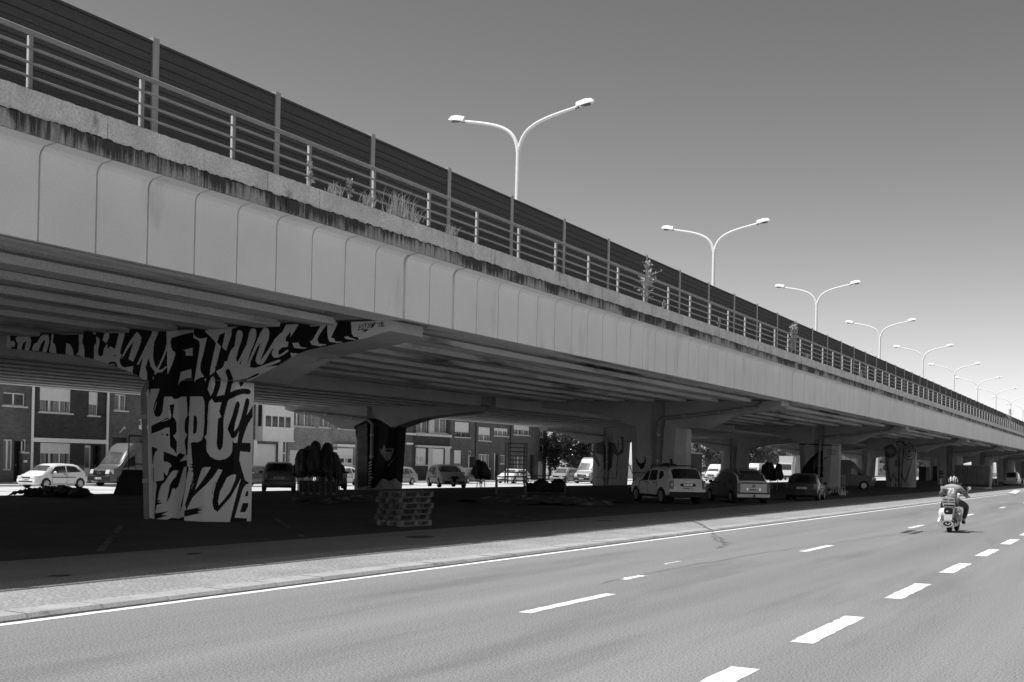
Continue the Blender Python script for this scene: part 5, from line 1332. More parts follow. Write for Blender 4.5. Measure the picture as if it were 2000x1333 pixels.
g = MB(); g.box(-1.05, 1.05, -.02, .03, 1.75, 2.7); g.build('windscreen', m_cglass, LT, world=False)
for x in (-1.05, 1.05):
    for y in (.9, 7.2, 8.3):
        g = MB(); g.lathe([(.3, -.14), (.48, -.14), (.48, .14), (.3, .14)], (x, y, .48), 'x', 20); g.build('wheel', m_tyre, LT, world=False)
for x in (-.9, .9): g = MB(); g.box(x-.2, x+.2, -.03, .02, .85, 1.1); g.build('headlight', m_lens, LT, world=False)
g = MB(); g.box(-1.2, 1.2, -.06, .05, .45, .8); g.build('bumper', m_plast, LT, world=False)

# ------------------------------------------------------------------ things under the viaduct
m_wood = mat('pallet_wood', .12, .9, .35, 3, stretch=(1, .3, 3), fine=.15, fscale=30); m_woodl = mat('pale_pallet_wood', .22, .9, .2, 3)
m_steel = mat('dark_steel', .06, .5, .15, 4, metal=.5); m_cage0 = mat('dull_bar', .13, .5, .15, 4); m_cloth = mat('black_cloth', .022, .6, .5, 5, spec=.4); m_alu = mat('aluminium_pole', .26, .4, .08, 4, metal=.5)
m_tarp = mat('crumpled_tarp', .07, .6, .6, 2.5); m_tarpl = mat('pale_tarp', .24, .6, .5, 3)
a, b = np.array(at(782, 1032)), np.array(at(846, 1029)); ang = hdg(*(b-a)[:2]); c0 = (a+b)/2
def pallet(k, m):
    nx, ny = 1.18, .8
    T = MB(); 
    for y in (-.35, -.175, 0, .175, .35): T.box(-.59, .59, y-.055, y+.055, .122, .144)
    for x in (-.54, 0, .54): T.box(x-.05, x+.05, -.4, .4, .100, .1215)
    for x in (-.54, 0, .54):
        for y in (-.33, 0, .33): T.box(x-.07, x+.07, y-.065, y+.065, .0225, .0995)
    for y in (-.33, 0, .33): T.box(-.59, .59, y-.06, y+.06, 0, .022)
    return T.mesh('pallet', m)
mA, mB = pallet(0, m_wood), pallet(1, m_woodl)
lay = [('bottom pallet of the stack, paler than those above it', mB, 0, 0), ('second pallet from the bottom of the stack', mA, -.04, .06), ('third pallet from the bottom of the stack', mA, .02, .04), ('third pallet from the top of the stack', mA, .03, -.03), ('second pallet from the top of the stack', mA, -.05, .02), ('top pallet of the stack, shifted over the one below', mA, .02, -.02)]
for k, (lb, me, ox, oy) in enumerate(lay):
    o = bpy.data.objects.new('pallet', me); COL.objects.link(o); tag(o, lb, 'pallet', 'stacked wooden pallets')
    s_, c_ = math.sin(ang), math.cos(ang); y = .42+oy
    o.location = (c0[0]+c_*ox-s_*y, c0[1]+s_*ox+c_*y, .03+k*.146); o.rotation_euler = (0, 0, ang + (0 if k % 2 == 0 else random.uniform(-.05, .05)))
# folded parasols on racks
def parasol(loc, h, seed, label, group):
    rng = random.Random(seed); T = thing('folded_parasol', label, 'parasol', loc, rng.uniform(0, 6), group); T.rotation_euler.x = rng.uniform(-.09, .09); T.rotation_euler.y = rng.uniform(-.09, .09)
    g = MB(); g.tube([(0, 0, 0), (0, 0, h*.98)], .028, 8); g.build('pole', m_alu, T, world=False, smooth=50)
    g = MB(); n, m_ = 36, 12; vs = []
    for i in range(m_+1):
        t = i/m_; z = h*(.42+.60*t); r = float(np.interp(t, (0, .10, .35, .6, .8, .93, 1), (.27, .35, .33, .27, .21, .16, .07)))
        for k in range(n):
            a_ = 2*math.pi*k/n; rr = r*(1+.15*math.sin(5*a_+seed+1.5*t)+.14*math.sin(3*a_+7*t+seed)+.09*math.sin(9*a_+2*seed)+rng.uniform(-.07, .07)); vs.append((rr*math.cos(a_), rr*math.sin(a_), z+(.09*math.sin(4*a_+seed)+rng.uniform(-.03, .03))*(1-t)**2))
    fs = [(i*n+k, i*n+(k+1) % n, (i+1)*n+(k+1) % n, (i+1)*n+k) for i in range(m_) for k in range(n)]+[tuple(range(n-1, -1, -1)), tuple(range(m_*n, (m_+1)*n))]
    g.add(vs, fs); g.build('canopy', m_cloth, T, world=False, smooth=60); return T
def rack(loc, w_, d_, h, label, rz):
    T = thing('rack', label, 'rack', loc, rz)
    g = MB()
    for x in (-w_/2, w_/2):
        for y in (-d_/2, d_/2): g.box(x-.025, x+.025, y-.025, y+.025, 0, h)
    g.build('post', m_steel, T, world=False)
    for z in (.12, h*.5, h):
        g = MB(); g.box(-w_/2, w_/2, -d_/2-.04, -d_/2-.0255, z-.02, z+.02); g.box(-w_/2, w_/2, d_/2+.0255, d_/2+.04, z-.02, z+.02); g.build('rail', m_steel, T, world=False)
    g = MB()
    for i in range(7): x = -w_/2+w_*(i+.5)/7; g.box(x-.012, x+.012, -d_/2-.06, -d_/2-.041, .1, h)
    g.build('bar', m_cage0, T, world=False); g = MB(); g.box(-w_/2+.03, w_/2-.03, -d_/2+.03, d_/2-.03, .12, .62); g.build('base_box', m_cloth, T, world=False); return T
c1 = (np.array(at(583, 967))+np.array(at(660, 968)))/2
r1 = rack((c1[0], c1[1], .02), 1.75, .9, 1.05, 'steel rack crammed with tall folded black parasols', .75)
for i in range(10):
    u = (i % 5-2)*.34; v = (i//5-.5)*.45; ca, sa = math.cos(.75), math.sin(.75); hh = (2.0, 2.25, 2.15, 2.3, 1.9)[i % 5]-.1*(i//5)
    parasol((c1[0]+u*ca-v*sa, c1[1]+u*sa+v*ca, .03), hh+(.12 if i in (1, 2) else 0), i, 'tall folded black parasol crammed in the steel rack beside the dark hatchbacks', 'parasols in the steel rack')
c2 = at(934, 954)
for i in range(4): parasol((c2[0]+(i % 2)*.34-.1, c2[1]+(i//2)*.42, 0), 1.75-.08*i, 30+i, 'shorter folded black parasol in the bunch right of the white sporty hatchback', 'bunch of shorter parasols')
c3 = at(1502, 957)
for i in range(5): parasol((c3[0]+(i % 3)*.5-.4, c3[1]+(i//3)*.5, 0), 2.1-.06*i, 40+i, 'folded dark parasol in the bunch right of the silver-tailed people carrier', 'bunch of far parasols')
# tall shelf rack
q = at(1007, 945, -.35); T = thing('shelf_rack', 'tall dark shelf rack with many bare shelves in front of the brick houses', 'rack', (q[0], q[1], -.3), .9)
for x in (-.95, .95):
    for y in (-.3, .3): g = MB(); g.box(x-.06, x+.06, y-.05, y+.05, 0, 3.75); g.build('upright', m_steel, T, world=False)
for i in range(9): g = MB(); g.box(-.98, .98, -.32, .32, .55+i*.385, .66+i*.385); g.build('shelf', m_cloth, T, world=False)
# two wheeled cages
m_cage = mat('cage_steel', .17, .5, .15, 4, metal=.3)
def cage(px0, px1, py, label, rz, L, W, H, sacks):
    p_ = (np.array(at(px0, py))+np.array(at(px1, py)))/2; T = thing('wheeled_cage', label, 'trolley', (p_[0], p_[1], .02), rz)
    for x in (-L/2, L/2):
        for y in (-W/2, W/2): g = MB(); g.box(x-.022, x+.022, y-.022, y+.022, .14, H); g.build('post', m_cage, T, world=False)
    g = MB(); g.box(-L/2, L/2, -W/2, W/2, .14, .19); g.build('floor', m_steel, T, world=False)
    for z in (H-.02, H-.18):
        g = MB(); g.box(-L/2+.023, L/2-.023, -W/2-.015, -W/2+.015, z-.015, z+.015); g.box(-L/2+.023, L/2-.023, W/2-.015, W/2+.015, z-.015, z+.015); g.build('rail', m_steel, T, world=False)
    for x in (-L/2+.03, L/2-.06):
        g = MB(); n = 10; g.prism([(-W/2+.03, .2)]+[(-W/2+.03+(W-.06)*i/n, .2+(H-.3)*math.sin(math.pi*(.12+.76*i/n))) for i in range(n+1)]+[(W/2-.03, .2)], lambda u, v, a_: (a_, u, v), x, x+.03); g.build('end_panel', mat('dark_panel', .14, .7, .3, 3), T, world=False)
    for x in (-L/2+.08, L/2-.08):
        for y in (-W/2+.08, W/2-.08):
            g = MB(); g.lathe([(.03, -.02), (.065, -.02), (.065, .02), (.03, .02)], (x, y, .065), 'x', 14); g.box(x-.03, x+.03, y-.03, y+.03, .10, .139); g.build('castor', m_cage, T, world=False)
    if sacks:
        for i in range(sacks):
            rng = random.Random(i); o = thing('sack', 'dark stuffed sack heaped in the right-hand wheeled cage', 'sack', (p_[0], p_[1], .22), rz, 'sacks in the wheeled cage')
            g = MB(); n, m_ = 12, 8; g.ball(((i-1.5)*L/4.6, rng.uniform(-.1, .1), .16+.12*(i % 2)), .42, .36, .26+.10*(i % 2), 16, 10); g.v = [(x+rng.uniform(-.06, .06), y+rng.uniform(-.06, .06), max(-.02, z+rng.uniform(-.06, .06))) for x, y, z in g.v]
            g.build('cloth', mat('dark_sack', .03, .8, .4, 4), o, world=False, smooth=70)
cage(966, 1027, 974, 'left one of two wheeled steel cages, empty with curved end panels', .55, 1.35, .8, 1.0, 0)
cage(1040, 1090, 969, 'right one of two wheeled steel cages, heaped with dark sacks', .45, 2.0, .85, 1.02, 4)
def heap(pts, label, name, cat, m, h=.22, seed=1, z=.03, mats=None):
    rng = random.Random(seed); P_ = [on_z(x, y, z) for x, y in pts]; cx_ = sum(p_[0] for p_ in P_)/len(P_); cy_ = sum(p_[1] for p_ in P_)/len(P_)
    xs = [p_[0] for p_ in P_]; ys = [p_[1] for p_ in P_]; T = thing(name, label, cat, (cx_, cy_, z))
    g = MB(); n = 26; W_ = (max(xs)-min(xs))/2+.1; D_ = (max(ys)-min(ys))/2+.1
    H = {}
    for i in range(n+1):
        for j in range(n+1):
            u, v = i/n*2-1, j/n*2-1; e = max(0, 1-(u*u+v*v)**.9)
            H[i, j] = h*e**.5*rng.uniform(.2, 1.0)+.002
            g.v.append((u*W_+rng.uniform(-.02, .02), v*D_+rng.uniform(-.02, .02), H[i, j]))
    for i in range(n):
        for j in range(n):
            u, v = (i+.5)/n*2-1, (j+.5)/n*2-1
            if u*u+v*v < .95+.2*math.sin(5*math.atan2(v, u)+seed): g.f.append((i*(n+1)+j, (i+1)*(n+1)+j, (i+1)*(n+1)+j+1, i*(n+1)+j+1)); g.m.append(1 if (mats and rng.random() < .18) else 0)
    g.build('folds', [m, mats or m], T, world=False, fix=False); return T
heap([(1000, 972), (1118, 985), (1085, 990), (1040, 978)], 'crumpled tarpaulin with pale edges lying in front of the wheeled cages', 'tarpaulin', 'tarpaulin', m_tarp, .28, 3, mats=m_tarpl)
heap([(612, 982), (668, 980), (640, 984)], 'small pale rag on the dark ground in front of the parasol rack', 'rag', 'rag', m_tarp, .10, 4, mats=m_tarpl)
heap([(676, 978), (735, 970), (700, 984)], 'straggly pile of rubbish left of the pallet stack', 'rubbish_pile', 'rubbish', m_tarp, .22, 5, mats=m_tarpl)
T = heap([(40, 969), (165, 966), (100, 972)], 'long low heap of dark sacks and foil in front of the white hatchback', 'rubbish_heap', 'rubbish', mat('dark_foil', .02, .5, .5, 3), .40, 6, mats=m_tarp)
g = MB()
for i in range(5): g.ball((.9+(i-2)*.42, (i % 2)*.2-.3, .14+.05*(i % 3)), .42, .34, .17, 12, 8)
rng = random.Random(4); g.v = [(x+rng.uniform(-.04, .04), y+rng.uniform(-.04, .04), z+rng.uniform(-.04, .04)) for x, y, z in g.v]; g.build('bags', m_cloth, T, world=False)
# leaning dark board left of the lettered pier, and a frame next to it
p_ = at(264, 969); T = thing('leaning_board', 'dark slanted board standing left of the lettered pier', 'board', (p_[0], p_[1], .02), .78)
g = MB(); g.prism([(-.85, 0), (.75, 0), (.85, 1.02), (-.50, 1.02)], lambda u, v, a_: (u, a_+v*.25, v), -.03, .03); g.build('panel', mat('dark_board', .02, .7, .3, 3), T, world=False)
g = MB(); g.bar((.4, .1, .9), (.4, .7, 0), .05); g.bar((-.3, .1, .9), (-.3, .7, 0), .05); g.build('strut', m_steel, T, world=False)
p_ = at(272, 966); T = thing('steel_frame', 'thin dark steel frame standing between the leaning board and the pier', 'frame', (p_[0]-.5, p_[1]+.6, .02), .78)
g = MB(); g.box(-.55, -.50, -.02, .02, 0, 2.45); g.box(.50, .55, -.02, .02, 0, 2.45); g.build('post', m_steel, T, world=False); g = MB(); g.box(-.499, .499, -.018, .018, 2.38, 2.44); g.box(-.499, .499, -.018, .018, 1.2, 1.25); g.build('bar', m_steel, T, world=False)
# ladders
def ladder(base, h, w_, lean, label, rz, n, m=m_alu):
    T = thing('ladder', label, 'ladder', base, rz)
    for s_ in (-1, 1): g = MB(); g.bar((s_*w_/2, 0, 0), (s_*w_/2, lean, h), .05, .03); g.build('stile', m, T, world=False)
    for i in range(n): t = (i+.5)/n; g = MB(); g.bar((-w_/2+.026, lean*t, h*t), (w_/2-.026, lean*t, h*t), .045, .03); g.build('rung', m, T, world=False)
p_ = at(1240, 950); ladder((p_[0]+.3, PY0+2*SPAN-2.3, .02), 2.6, .42, .6, 'aluminium ladder leaning by the suited-figure pier', .5, 9)
p_ = at(1222, 950); T = thing('leaning_pole', 'thin pale pole leaning beside the aluminium ladder', 'pole', (p_[0], PY0+2*SPAN-2.6, .02), .4); g = MB(); g.bar((0, 0, 0), (-.9, .3, 2.1), .05); g.build('shaft', m_alu, T, world=False)
p_ = at(1947, 948.5); ladder((p_[0]-.1, p_[1], .02), 3.9, .5, .5, 'tall pale ladder standing right of the site hoarding', .5, 11, mat('pale_ladder', .6, .6, .05))
for k, (px, py) in enumerate(((1243, 951), (1252, 953))):
    p_ = at(px, py); T = thing('bin_bag', ('dark bin bag by the ladder, the left one of two', 'dark bin bag by the ladder, the right one next to the white car')[k], 'bag', (p_[0], p_[1]+8, .02)); g = MB(); g.ball((0, 0, .55), .55, .5, .55, 14, 9); rng = random.Random(k); g.v = [(x+rng.uniform(-.05, .05), y+rng.uniform(-.05, .05), z+rng.uniform(-.05, .05)) for x, y, z in g.v]; g.build('bag', m_cloth, T, world=False, smooth=60)
# dark shipping container far behind
a = on_x(1336, 930, -50); b = on_x(1371, 930, -50); T = thing('container', 'dark corrugated container with chalk streaks, behind the piped pier', 'container', (-50, (a[1]+b[1])/2, -.4))
g = MB(); L = b[1]-a[1]; g.box(-4, -.05, -L/2, L/2, .1, 3.6); n = 22
for i in range(n): y = -L/2+L*(i+.2)/n; g.box(-.0499, 0, y, y+L/n*.55, .2, 3.5)
g.build('wall', mat('container_paint', .085, .7, .5, 1.2, stretch=(1, 3, .25)), T, world=False); g = MB(); g.box(-4.05, .05, -L/2-.05, L/2+.05, 3.601, 3.75); g.build('top_rail', mat('pale_rail', .5, .6, .05), T, world=False)
# crush barriers by the third pier
p_ = at(1625, 957); T = thing('crowd_barrier', 'dark crowd barrier with upright bars against the pier with the sweeping curve', 'barrier', (p_[0], p_[1], .02), .6)
g = MB(); g.box(-1.1, -1.06, -.02, .02, 0, 1.15); g.box(1.06, 1.1, -.02, .02, 0, 1.15); g.box(-1.059, 1.059, -.02, .02, 1.1, 1.15); g.box(-1.059, 1.059, -.02, .02, .18, .22); g.build('frame', m_galv, T, world=False)
g = MB()
for i in range(14): x = -1.0+2.0*i/13; g.box(x-.012, x+.012, -.012, .012, .221, 1.099)
g.build('bars', m_galv, T, world=False)
heap([(1622, 966), (1640, 966), (1630, 969)], 'pale crumpled bag on the ground right of the black hatchback', 'bag', 'bag', m_tarpl, .6, 9, mats=m_tarp)
# no parking sign
p_ = at(1837, 958.5); T = thing('parking_sign', 'round no parking sign with a small plate on a half-white post', 'sign', (p_[0], p_[1], .03), -.1)
g = MB(); g.tube([(0, 0, 0), (0, 0, .55)], .03, 10); g.tube([(0, 0, 1.0), (0, 0, 1.62)], .03, 10); g.build('post', m_galv, T, world=False); g = MB(); g.tube([(0, 0, .551), (0, 0, .999)], .045, 10); g.build('white_sleeve', m_frame, T, world=False)
for nm, prof, mm, yo in (('disc', [(.225, 0), (.225, .02)], mat('sign_red', .12, .5, .05), -.06), ('inner_disc', [(.175, 0), (.175, .004)], mat('sign_blue', .055, .5, .05), -.066)):
    g = MB(); g.lathe(prof, (.03, yo, 1.52), 'y', 24); g.build(nm, mm, T, world=False)
g = MB(); g.obox((.03, -.069, 1.52), (.33, 0, -.33), (0, .004, 0), (.03, 0, .03)); g.build('slash', mat('sign_red', .12), T, world=False)
g = MB(); g.box(-.19, .25, -.06, -.045, 1.10, 1.25); g.build('plate', mat('sign_plate', .09, .5, .1), T, world=False)
# site hoarding
a, b = at(1866, 951.5), at(1932, 954); dv = np.array(b)-np.array(a); ang = hdg(dv[0], dv[1]); L = float(np.hypot(dv[0], dv[1])); 
a = at(1864, 953); L = 6.2; ang = hdg(.62, -.30)
T = thing('hoarding', 'wide grey site hoarding on a long base beam, behind the scooter rider', 'hoarding', (a[0], a[1], .02), ang)
fit = 0
b_ = on_y(1933, 950, a[1]-2.0); L = math.hypot(b_[0]-a[0], b_[1]-a[1]); T.rotation_euler = (0, 0, hdg(b_[0]-a[0], b_[1]-a[1]))
g = MB(); n = 5
for i in range(n): g.box(L*i/n+.02, L*(i+1)/n-.02, -.03, .03, .45, 2.35)
g.build('panels', mat('hoarding_board', .22, .8, .25, 1.0, fine=.2, fscale=12), T, world=False)
g = MB(); g.box(-.06, 0, -.05, .05, .1, 2.42); g.build('post', m_galv, T, world=False); g = MB(); g.box(L, L+.16, -.06, .06, .1, 2.45); g.build('post', mat('pale_post', .6, .5, .05), T, world=False)
g = MB(); g.box(0, L-.3, -.9, -.75, 0, .14); g.box(L-.3, L+.1, -.9, .2, 0, .12); g.build('base_beam', mat('pale_post', .6), T, world=False)
g = MB(); g.box(.001, L-.001, -.035, .035, 2.36, 2.42); g.build('top_rail', m_galv, T, world=False)
# dark sheds between the far piers
for px, lb in ((1805, 'dark low shed wall seen right of the round-eyed pier'), (1829, 'dark tall bin against the pier behind the no parking sign')):
    p_ = on_x(px, 935, -34); T = thing('shed' if px == 1805 else 'bin', lb, 'shed' if px == 1805 else 'bin', (-34, p_[1], .02)); g = MB(); w_ = 4.2 if px == 1805 else 1.4
    g.box(-.6, .6, -w_/2, w_/2, 0, 2.3 if px == 1805 else 2.5); g.build('wall', m_cloth, T, world=False, bevel=.05); g = MB(); g.box(-.65, .65, -w_/2-.05, w_/2+.05, 2.31 if px == 1805 else 2.51, 2.4 if px == 1805 else 2.6); g.build('lid', m_steel, T, world=False)
p_ = on_z(1999, 948); T = thing('bollard', 'pale bollard at the right edge of the picture beyond the scooter', 'bollard', (p_[0], p_[1], .05)); g = MB(); g.tube([(0, 0, 0), (0, 0, .9)], .10, 12); g.build('post', m_lampw, T, world=False); g = MB(); g.tube([(0, 0, .92), (0, 0, 1.02)], .105, 12); g.build('band', m_plast, T, world=False)

# ------------------------------------------------------------------ scooter and rider
SX, SY = -4.90, 36.05
SC = thing('scooter', 'white and grey motor scooter with rear rack riding away on the sunlit road', 'scooter', (SX, SY, .004), -.02)
m_sw = paint('scooter_white', .78); m_sg = paint('scooter_grey', .20); m_sk = mat('scooter_black', .012, .4, .2, 5)
def loft(g, secs, n=14):
    """secs: (y, z, half width, half height)"""
    vs = []
    for y, z, hw, hh in secs:
        for k in range(n):
            a_ = 2*math.pi*k/n; ca, sa = math.cos(a_), math.sin(a_); vs.append((hw*math.copysign(abs(ca)**.75, ca), y, z+hh*math.copysign(abs(sa)**.75, sa)))
    fs = [(i*n+k, i*n+(k+1) % n, (i+1)*n+(k+1) % n, (i+1)*n+k) for i in range(len(secs)-1) for k in range(n)]+[tuple(range(n-1, -1, -1)), tuple(range((len(secs)-1)*n, len(secs)*n))]
    return g.add(vs, fs)
for y in (.0, 1.27):
    g = MB(); g.lathe([(.13, -.05), (.20, -.055), (.225, -.035), (.225, .035), (.20, .055), (.13, .05)], (0, y, .225), 'x', 26); W = g.build('wheel', m_tyre, SC, world=False, smooth=40)
    g = MB(); g.lathe([(.13, -.045), (.13, .045)], (0, y, .225), 'x', 18); g.build('rim', m_rim, W, world=False)
g = MB(); loft(g, [(-.22, .52, .10, .10), (-.17, .56, .17, .17), (.0, .56, .19, .21), (.25, .55, .17, .20), (.45, .48, .13, .14)]); g.build('rear_body', m_sw, SC, world=False, smooth=50)
for s_, mm in ((-1, m_sw), (1, m_sg)):
    g = MB(); secs = [(-.20, .50, .03, .08), (-.12, .50, .10, .17), (.10, .48, .13, .20), (.34, .46, .10, .17), (.48, .44, .03, .08)]; loft(g, secs); g.v = [(x+s_*.19, y, z) for x, y, z in g.v]; g.build('side_cowl', mm, SC, world=False, smooth=50)
g = MB(); loft(g, [(-.16, .76, .12, .04), (-.05, .79, .16, .06), (.35, .79, .15, .06), (.62, .77, .08, .04)]); g.build('seat', m_sk, SC, world=False, smooth=50)
g = MB(); g.box(-.16, .16, .45, 1.0, .24, .30); g.build('floorboard', m_sg, SC, world=False, bevel=.02)
g = MB(); g.prism([(-.20, .28), (.20, .28), (.23, .6), (.17, .95), (-.17, .95), (-.23, .6)], lambda u, v, a_: (u, a_+(v-.28)*-.12, v), 1.02, 1.06); g.build('leg_shield', m_sw, SC, world=False, bevel=.015)
g = MB(); g.tube([(0, 1.24, .3), (0, 1.02, .98)], .04, 10); g.build('steering_column', m_sk, SC, world=False)
g = MB(); loft(g, [(1.08, .44, .02, .03), (1.2, .49, .08, .06), (1.36, .46, .08, .07), (1.47, .36, .03, .04)]); g.build('front_mudguard', m_sw, SC, world=False, smooth=50)
g = MB(); loft(g, [(.93, 1.0, .10, .05), (1.0, 1.02, .13, .08), (1.08, 1.0, .09, .07)]); g.build('headset', m_sw, SC, world=False, smooth=50)
g = MB(); g.tube([(-.36, .86, 1.0), (-.2, .95, 1.02), (.2, .95, 1.02), (.36, .86, 1.0)], .016, 8); HB = g.build('handlebar', m_chrome, SC, world=False)
for s_ in (-1, 1):
    g = MB(); g.tube([(s_*.26, .90, 1.01), (s_*.40, .84, .995)], .022, 8); g.build('grip', m_sk, HB, world=False)
    g = MB(); g.tube([(s_*.28, .92, 1.03), (s_*.36, .93, 1.2)], .008, 6); g.lathe([(.05, -.012), (.055, 0), (.03, .014)], (s_*.37, .93, 1.24), 'y', 14); g.build('mirror', m_chrome, SC, world=False)
g = MB()
for z in (.80, .88, .95): g.box(-.155, .155, -.30, -.26, z-.014, z+.014)
for x in (-.15, 0, .15): g.tube([(x, -.10, .74), (x, -.26, .80), (x, -.285, .97)], .012, 6)
g.box(-.16, .16, -.26, -.02, .80, .825); g.build('rear_rack', m_chrome, SC, world=False)
g = MB(); g.box(-.115, .115, -.30, -.22, .52, .68); TL = g.build('tail_light', m_sk, SC, world=False, bevel=.02); g = MB(); g.box(-.05, .0, -.304, -.3005, .58, .61); g.build('reflector', m_lens, TL, world=False)
g = MB(); g.prism([(-.12, .69), (.12, .69), (.15, .75), (-.15, .75)], lambda u, v, a_: (u, a_, v), -.29, -.2); g.build('tail_cover', m_sg, SC, world=False, bevel=.01)
g = MB(); g.box(-.11, .11, -.295, -.28, .345, .505); g.build('number_plate', m_plate, SC, world=False)
g = MB(); g.lathe([(.16, -.02), (.17, 0), (.14, .02)], (-.01, -.31, .245), 'y', 20, .62); SPD = g.build('spare_cover', m_chrome, SC, world=False, smooth=40); 
g = MB(); g.lathe([(.115, -.024), (.115, -.021)], (-.01, -.311, .245), 'y', 18, .6); g.build('cover_inset', m_sk, SPD, world=False); g = MB(); g.bar((-.06, -.337, .24), (.02, -.337, .225), .012); g.bar((.02, -.337, .225), (.07, -.337, .27), .02); g.bar((-.06, -.337, .24), (-.03, -.337, .27), .02); g.build('cover_emblem', m_plate, SPD, world=False)
for s_ in (-1, 1):
    g = MB(); g.tube([(s_*.22, -.20, .40), (s_*.27, -.27, .30), (s_*.22, -.33, .20), (s_*.12, -.35, .15)], .014, 8); g.build('bumper_bar', m_chrome, SC, world=False)
g = MB(); g.tube([(.16, .35, .22), (.17, .0, .21), (.18, -.24, .24)], [.03, .06, .05], 10); g.build('exhaust', m_sg, SC, world=False, smooth=50)
for i in range(4):
    g = MB(); g.bar((.20+.03*i, -.205-.0*i, .60-.03*i), (.24+.02*i, -.15, .66-.03*i), .014); g.build('sticker', m_plate, SC, world=False)

# the rider: one continuous skin, then clothes and helmet
def skin(name, V, E, Rr, m, parent, sub=2):
    me = bpy.data.meshes.new(name); me.from_pydata(V, E, []); ob = bpy.data.objects.new(name, me); COL.objects.link(ob)
    sm = ob.modifiers.new('s', 'SKIN'); sm.use_smooth_shade = True
    for i, r_ in enumerate(Rr):
        rr_ = r_ if isinstance(r_, tuple) else (r_, r_); me.skin_vertices[0].data[i].radius = rr_
    me.skin_vertices[0].data[0].use_root = True
    sb = ob.modifiers.new('b', 'SUBSURF'); sb.levels = sub; sb.render_levels = sub
    dg = bpy.context.evaluated_depsgraph_get(); dg.update(); nm = bpy.data.meshes.new_from_object(ob.evaluated_get(dg))
    bpy.data.objects.remove(ob); nm.name = name; nm.materials.clear(); nm.materials.append(m)
    o = bpy.data.objects.new(name, nm); COL.objects.link(o); o.parent = parent; return o
m_skin = mat('skin', .34, .6, .08, 6); m_trou = mat('dark_trousers', .055, .85, .3, 5); m_shoe = mat('shoe', .03, .7, .2, 6)
m_camo = mat('camouflage_shirt', .24, .85, .5, 9, stretch=(.6, 1, 2.4), detail=2, dark=(.30, .52, 7.0, (.55, 1, 2.2)))
RD = thing('person', 'scooter rider seen from behind in a striped helmet and camouflage shirt', 'person', (SX, SY, .004), -.02)
hip = .31
V = [(0, hip, .87), (0, hip+.01, 1.0), (0, hip+.04, 1.14), (0, hip+.09, 1.27), (0, hip+.12, 1.34), (0, hip+.15, 1.42), (0, hip+.17, 1.47)]
E = [(i, i+1) for i in range(6)]; Rr = [(.145, .11), (.13, .10), (.145, .105), (.125, .09), (.055, .055), (.085, .095), (.075, .085)]
def limb(s_):
    b0 = len(V)
    V.extend([(s_*.19, hip+.09, 1.26), (s_*.32, hip+.20, 1.08), (s_*.365, hip+.36, 1.0), (s_*.36, hip+.52, .99), (s_*.345, hip+.56, .995)])
    E.extend([(3, b0), (b0, b0+1), (b0+1, b0+2), (b0+2, b0+3), (b0+3, b0+4)]); Rr.extend([.075, .052, .042, .032, .030])
    b1 = len(V)
    kn = .34 if s_ > 0 else .30
    V.extend([(s_*.12, hip+.05, .84), (s_*.24, hip+.22, .80), (s_*kn, hip+.40, .72), (s_*(kn-.02), hip+.37, .50), (s_*.27, hip+.33, .30), (s_*.27, hip+.33, .25), (s_*.28, hip+.44, .235)])
    E.extend([(0, b1)]+[(b1+i, b1+i+1) for i in range(6)]); Rr.extend([.10, .09, .066, .056, .040, .038, .032])
limb(-1); limb(1)
skin('body', V, E, Rr, m_skin, RD)
V = [(0, hip, .84), (0, hip+.005, .97), (0, hip+.04, 1.14), (0, hip+.09, 1.27), (0, hip+.11, 1.32)]; E = [(i, i+1) for i in range(4)]; Rr = [(.165, .13), (.148, .118), (.163, .122), (.132, .10), (.065, .065)]
for s_ in (-1, 1):
    b0 = len(V); V.extend([(s_*.185, hip+.09, 1.245), (s_*.325, hip+.20, 1.08), (s_*.365, hip+.345, 1.005)]); E.extend([(3, b0), (b0, b0+1), (b0+1, b0+2)]); Rr.extend([.082, .064, .052])
SH = skin('shirt', V, E, Rr, m_camo, RD)
tm = text_mb('72', .19, lambda u, v: (u-.02, hip-.10+(v+.12)*.18, 1.155+v), .006); NB_ = tm.build('shirt_number', mat('print_white', .75, .8, .1, 9), SH, world=False, fix=False)
sw = NB_.modifiers.new('w', 'SHRINKWRAP'); sw.target = SH; sw.offset = .006; sw.wrap_method = 'PROJECT'; sw.use_project_y = True; sw.use_negative_direction = True; sw.use_positive_direction = True
V = [(0, hip, .86)]; E = []; Rr = [(.172, .13)]
for s_ in (-1, 1):
    kn = .34 if s_ > 0 else .30; b1 = len(V); V.extend([(s_*.12, hip+.05, .84), (s_*.24, hip+.22, .80), (s_*kn, hip+.40, .72), (s_*(kn-.02), hip+.37, .52), (s_*.275, hip+.335, .36)]); E.extend([(0, b1)]+[(b1+i, b1+i+1) for i in range(4)]); Rr.extend([.115, .102, .082, .07, .058])
skin('trousers', V, E, Rr, m_trou, RD)
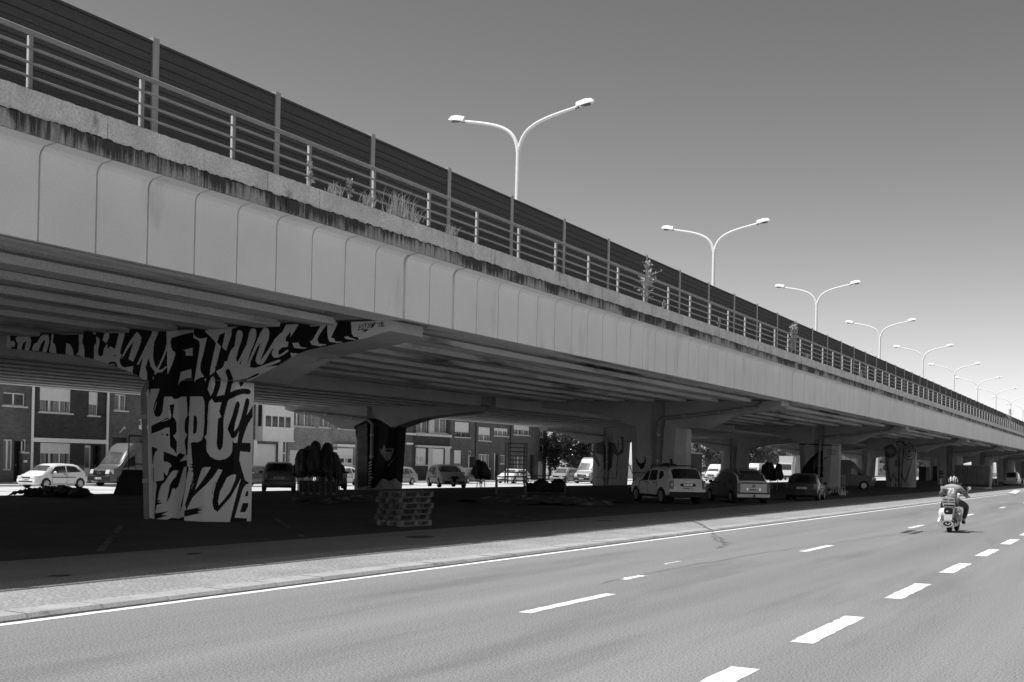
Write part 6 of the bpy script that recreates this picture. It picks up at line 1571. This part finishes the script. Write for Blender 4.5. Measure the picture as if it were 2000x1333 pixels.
for s_ in (-1, 1):
    g = MB(); loft(g, [(hip+.24, .27, .035, .03), (hip+.30, .275, .045, .05), (hip+.42, .26, .05, .035), (hip+.52, .25, .03, .022)], 12); g.v = [(x+s_*.275, y, z) for x, y, z in g.v]; g.build('shoe', m_shoe, RD, world=False, smooth=50)
    g = MB(); cx_ = s_*.345                                      # gloved hand: palm, four bent fingers round the grip, thumb under it
    g.ball((cx_, hip+.545, 1.0), .045, .035, .022, 10, 6)
    for i, L_ in enumerate((.9, 1.0, .95, .75)):
        fx = cx_+s_*(-.032+.021*i); g.tube([(fx, hip+.555, 1.008), (fx, hip+.592, 1.010), (fx, hip+.602, .985), (fx, hip+.578*1.0, .968)], [.0095, .009, .0085, .007*L_], 7)
    g.tube([(cx_-s_*.035, hip+.53, .995), (cx_-s_*.05, hip+.545, .975), (cx_-s_*.04, hip+.575, .965)], [.011, .010, .008], 7); g.build('glove', m_sk, RD, world=False, smooth=60)
hc = (0, hip+.165, 1.455)
m_hw = mat('helmet_white', .80, .3, .03, 5, spec=.5); m_hk = mat('helmet_black', .012, .3, .1, 5, spec=.5)
g = MB(); n, m_ = 32, 16; vs = []
for i in range(m_+1):
    th_ = math.pi*.66*i/m_
    for k in range(n):
        a_ = 2*math.pi*k/n; vs.append((hc[0]+.128*math.sin(th_)*math.cos(a_), hc[1]+.150*math.sin(th_)*math.sin(a_), hc[2]+.128*math.cos(th_)))
g.v = vs
for i in range(m_):
    for k in range(n):
        x = (vs[i*n+k][0]+vs[(i+1)*n+(k+1) % n][0])/2/.128; y = (vs[i*n+k][1]+vs[(i+1)*n+(k+1) % n][1])/2-hc[1]; z = (vs[i*n+k][2]+vs[(i+1)*n+k][2])/2-hc[2]
        blk = (-.36 < x < .12) or (.34 < x < .54) or (-.78 < x < -.58) or (.72 < x < .88) or (z < -.045 and z > -.062)
        if -.2 < x < -.04 and -.01 < z < .04 and y < 0: blk = False
        if y > .10 and -.05 < z < .045: continue                 # face opening
        g.f.append((i*n+k, i*n+(k+1) % n, (i+1)*n+(k+1) % n, (i+1)*n+k)); g.m.append(1 if blk else 0)
g.build('helmet', [m_hw, m_hk], RD, world=False, smooth=60)
g = MB()
for s_ in (-1, 1): g.ball((s_*.032, hip+.245, 1.465), .012, .006, .007, 8, 6)
g.build('eyes', m_hk, RD, world=False); g = MB(); g.ball((0, hip+.262, 1.44), .014, .02, .022, 8, 6); g.build('nose', m_skin, RD, world=False, smooth=60); g = MB(); g.ball((0, hip+.25, 1.405), .024, .006, .006, 8, 6); g.build('mouth', m_hk, RD, world=False)
g = MB()
for s_ in (-1, 1): g.ball((s_*.088, hip+.165, 1.44), .012, .02, .03, 8, 6)
g.build('ears', m_skin, RD, world=False)
